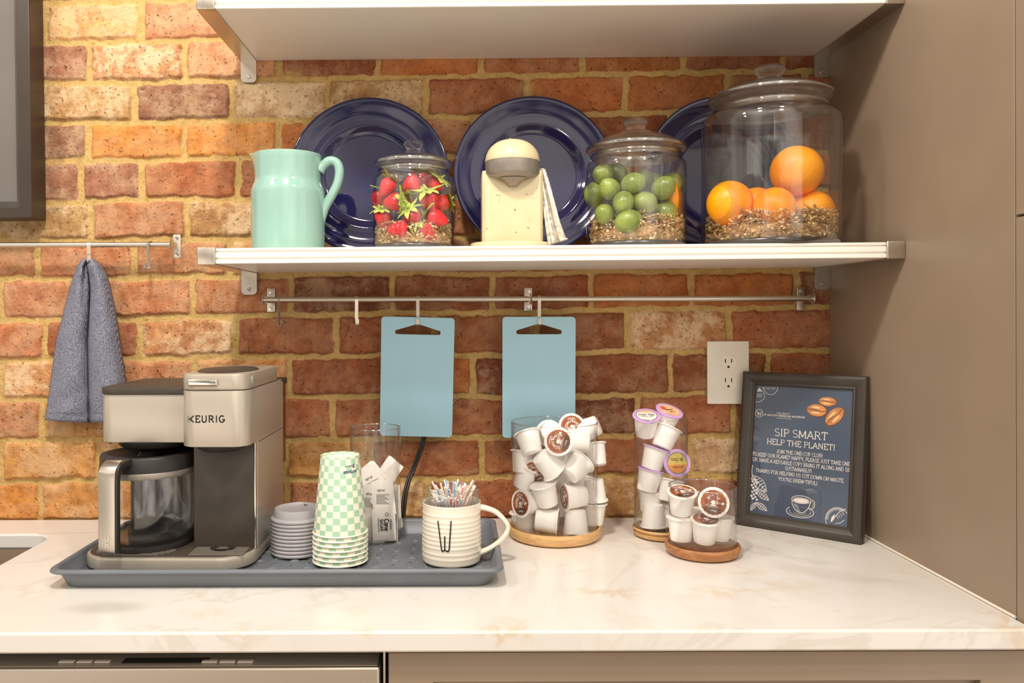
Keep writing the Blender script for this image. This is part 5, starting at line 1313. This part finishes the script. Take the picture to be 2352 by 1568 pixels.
for u, v, r, dy, ax, lab in ((1830, 393, 59, -.028, (.5, .3, .8), 'topmost big orange, resting on the others in the largest jar'), (1676, 468, 53, -.035, (-.5, .5, .4), 'leftmost orange in the largest jar'), (1779, 478, 49, -.068, (.2, -.4, .9), 'front middle orange in the largest jar'),
                             (1738, 478, 48, .028, (.1, .8, .3), 'orange behind the front two in the largest jar'), (1866, 486, 50, -.020, (.7, .2, .5), 'rightmost orange in the largest jar'), (1845, 478, 46, .055, (.3, .6, .2), 'orange at the back right of the largest jar')):
    c = atY(u, v, yL + dy); blob('orange', c, r * (CD + yL + dy) / FPX, M['orange'], lab, 'orange', 'oranges in the largest jar', (1, 1, .97), ax, .02)
yM = JM[0].y
c = atY(1540, 455, yM - .01); blob('orange', c, .024, M['orange'], 'small orange pressed against the right side of the lime jar', 'orange', None, (.62, 1, 1.5), (0, .1, 1), .02)
LM = [(1388, 402, 24, .0, 'lime at the top left of the jar'), (1416, 398, 22, .035, 'lime at the top left, behind the topmost one'), (1400, 434, 23, -.050, 'lime just below the topmost left one'), (1454, 422, 24, -.052, 'lime in the upper middle of the jar'), (1478, 412, 22, .01, 'lime at the top middle, partly behind another'),
      (1432, 465, 24, -.062, 'lime in the centre of the jar, left of the midline'), (1482, 466, 25, -.064, 'lime in the centre of the jar, right of the midline'), (1389, 492, 22, -.048, 'lime at the lower left, on the shredded paper'), (1443, 508, 26, -.070, 'lowest lime, lying sideways at the front'), (1528, 490, 27, -.030, 'lime at the lower right, beside the orange'),
      (1524, 432, 25, -.044, 'lime at the right, above the lower right one'), (1366, 448, 24, .005, 'lime at the left edge of the jar'), (1545, 420, 22, .02, 'lime at the upper right edge of the jar'), (1505, 420, 22, .035, 'lime at the back, right of the top middle one'), (1450, 480, 23, .0, 'lime deep in the middle of the jar'), (1500, 500, 23, .01, 'lime at the back near the paper'), (1410, 500, 22, .015, 'lime at the back left near the paper')]
for i, (u, v, r, dy, lab) in enumerate(LM):
    c = atY(u, v, yM + dy); rr = random.Random(i); ax = (1, -.3, .35) if 'sideways' in lab else (rr.uniform(-1, 1), rr.uniform(-1, 1), rr.uniform(-1, 1))
    blob('lime', c, r * (CD + yM + dy) / FPX * 1.05, M['lime'], 'green ' + lab, 'lime', 'limes in the middle jar', (1, 1, 1.13), ax, .015, .07)

# ---- strawberries
yS = JS[0].y
ST = [(890, 428, -.034, (.5, .75), 'at the upper left, pointing down to the left'), (946, 424, -.040, (-.1, -1), 'at the top middle, pointing up'), (972, 418, .0, (.2, .6), 'at the top, behind the middle one'), (1000, 425, -.022, (.6, .8), 'at the top right, leaf cap showing'), (906, 464, -.050, (1, .1), 'lying left of the centre with its leaves to the right'),
      (985, 460, -.048, (-.2, 1), 'right of the centre with big leaves on top'), (1014, 466, -.026, (.7, .2), 'at the right edge of the jar'), (948, 498, -.052, (-.5, .9), 'in the middle below the centre leaves'), (998, 500, -.046, (-.9, .3), 'at the lower right, lying to the right'), (880, 500, -.036, (-.1, 1), 'at the left edge under a leaf cap'),
      (920, 526, -.056, (1, .1), 'lying lowest at the front, on the shredded paper'), (978, 528, -.048, (-.7, .8), 'at the bottom right, half in the paper'), (872, 455, -.005, (.3, .9), 'at the left edge, behind the upper left one'), (935, 455, .012, (0, 1), 'deep in the middle of the jar'), (960, 510, .02, (.4, .8), 'at the back near the paper')]
def berry_mesh(r):
    g_ = G(); pf_ = [(0, -1.50), (.20, -1.42), (.45, -1.15), (.72, -.72), (.92, -.22), (1.0, .18), (.96, .50), (.78, .74), (.45, .84), (0, .80)]
    return lathe([(a_ * r, b_ * r) for a_, b_ in pf_], 24)
def calyx_mesh(r, seed):
    rr = random.Random(seed); g_ = G()
    for k in range(8):
        a_ = 2 * pi * k / 8 + rr.uniform(-.2, .2); L = r * rr.uniform(1.0, 1.5); w = r * .30; lift = rr.uniform(-.35, .5); d = (cos(a_), sin(a_)); b = len(g_.v)
        for s in range(6):
            f = s / 5; ww = w * sin(pi * (.12 + .88 * f)) ** .8 if s < 5 else 0; rad = r * .1 + L * f; z = r * (.84 + .12 * f + lift * f * f - .25 * f ** 3)
            for q in (-1, 0, 1): g_.v.append((d[0] * rad - d[1] * ww * q, d[1] * rad + d[0] * ww * q, z + (.0008 if q == 0 else 0)))
        for s in range(5):
            for q in range(2): i = b + s * 3 + q; g_.f.append((i, i + 1, i + 4, i + 3))
    g_.add(tube([(0, 0, r * .82), (r * .1, 0, r * 1.1), (r * .3, .1 * r, r * 1.35)], r * .07, 6)); return g_
for i, (u, v, dy, (lx, lz), lab) in enumerate(ST):
    r = .0152 + .0012 * ((i * 7) % 3); c = atY(u, v, yS + dy); rr = random.Random(i + 20); d = Vector((lx, -.45 if 'leaves' in lab or 'leaf' in lab else rr.uniform(-.2, .3), lz)).normalized()
    o = obj('strawberry', berry_mesh(r), M['berry'], None, ang=None); o.matrix_world = T(c) @ aim(d, rr.uniform(0, 6))
    obj('calyx', calyx_mesh(r * 1.22, i), M['leaf'], o, ang=None); tag(o, 'red strawberry ' + lab, 'strawberry', 'strawberries in the smallest jar')

# ---- the old juicer
yJ = -.165; p = on_shelf(1174, yJ); t = thing('citrus_juicer', 'old cream enamelled hand juicer with chipped paint and a side lever', 'juicer', p)
k = (CD + yJ) / FPX; h = lambda v: atY(1174, v, yJ).z - p.z; hw = 68 * k
obj('base', rblock(-94 * k, 95 * k, -.068, .060, 0.001, h(560), .058, .003, 12), M['cream_enamel'], t)
z0, z1 = h(566), h(402)
obj('housing', rblock(-hw, hw, -.048, .045, z0, z1, .006, .0015, 5), M['cream_enamel'], t)
obj('front_panel', rblock(-hw * .93, hw * .93, -.0515, -.046, z0 + .002, z1 - .006, .003, .0015, 4), M['cream_enamel'], t)
h2 = lambda v: atY(1174, v, yJ - .072).z - p.z
zr, zq = h2(396), h2(366); rc = 63 * k * .965
cup = [(0, h2(421)), (rc * .16, h2(421)), (rc * .22, h2(416)), (rc * .62, h2(407)), (rc * .94, h2(399)), (rc, h2(394)), (rc, zq), (rc * .97, zq + .001), (0, zq + .001)]
obj('juice_cup', lathe(cup, 56, T((0, -.040, 0))), M['grey_metal'], t, ang=40)
obj('spout', loft([[(x * s * rc, -.040 + y * s * rc * .6 - rc * (.30 + .12 * (1 - q)), z) for x, y in [(cos(2 * pi * i / 20), sin(2 * pi * i / 20)) for i in range(20)]] for s, q, z in ((.50, .0, h2(406)), (.32, .4, h2(414)), (.20, .8, h2(420)), (.17, 1, h2(424)))]), M['grey_metal'], t, ang=50)
zd = atY(1174, 321, yJ - .04).z - p.z - zq
dome = [(rc * 1.0, zq + .0005), (rc * 1.01, zq + .002)] + [(rc * 1.0 * cos(radians(a_)) ** .85, zq + .002 + (zd - .002) * sin(radians(a_))) for a_ in range(6, 90, 7)] + [(0, zq + zd)]
dm = obj('dome', lathe(dome, 56, T((0, -.040, 0))), M['cream_enamel'], t, ang=40)
obj('dome_screw', lathe([(0, zq + zd - .001), (.0035, zq + zd - .001), (.003, zq + zd + .0012), (0, zq + zd + .0014)], 14, T((-.004, -.044, 0))), M['grey_metal'], dm)
hx = lambda u: (u - 1174) * k
hp = [(hx(1243), -.01, h(392)), (hx(1249), -.020, h(425)), (hx(1256), -.030, h(470)), (hx(1264), -.040, h(520)), (hx(1272), -.046, h(556)), (hx(1274), -.047, h(563))]
prof = []
for i in range(40):
    a_ = 2 * pi * i / 40; rr_ = 1 + .16 * cos(10 * a_); prof.append((.0060 * rr_ * cos(a_), .0155 * rr_ * sin(a_)))
n_ = 8 * 5 + 1
obj('lever', sweep(spline(hp, 8), prof, up=(1, 0, .0), scale=[.42 + .75 * (i / (n_ - 1)) ** 1.3 - (.5 if i == n_ - 1 else 0) for i in range(n_)]), plain('worn aluminium', C(176, 166, 150), .34, .4, var=.3, scale=120), t, ang=40)
obj('pivot', lathe([(0, 0), (.008, 0), (.008, .006), (.006, .008), (0, .008)], 24, frame_m((hw - .001, -.006, h(398)), (0, 1, 0), (0, 0, 1), (1, 0, 0))), M['cream_enamel'], t)
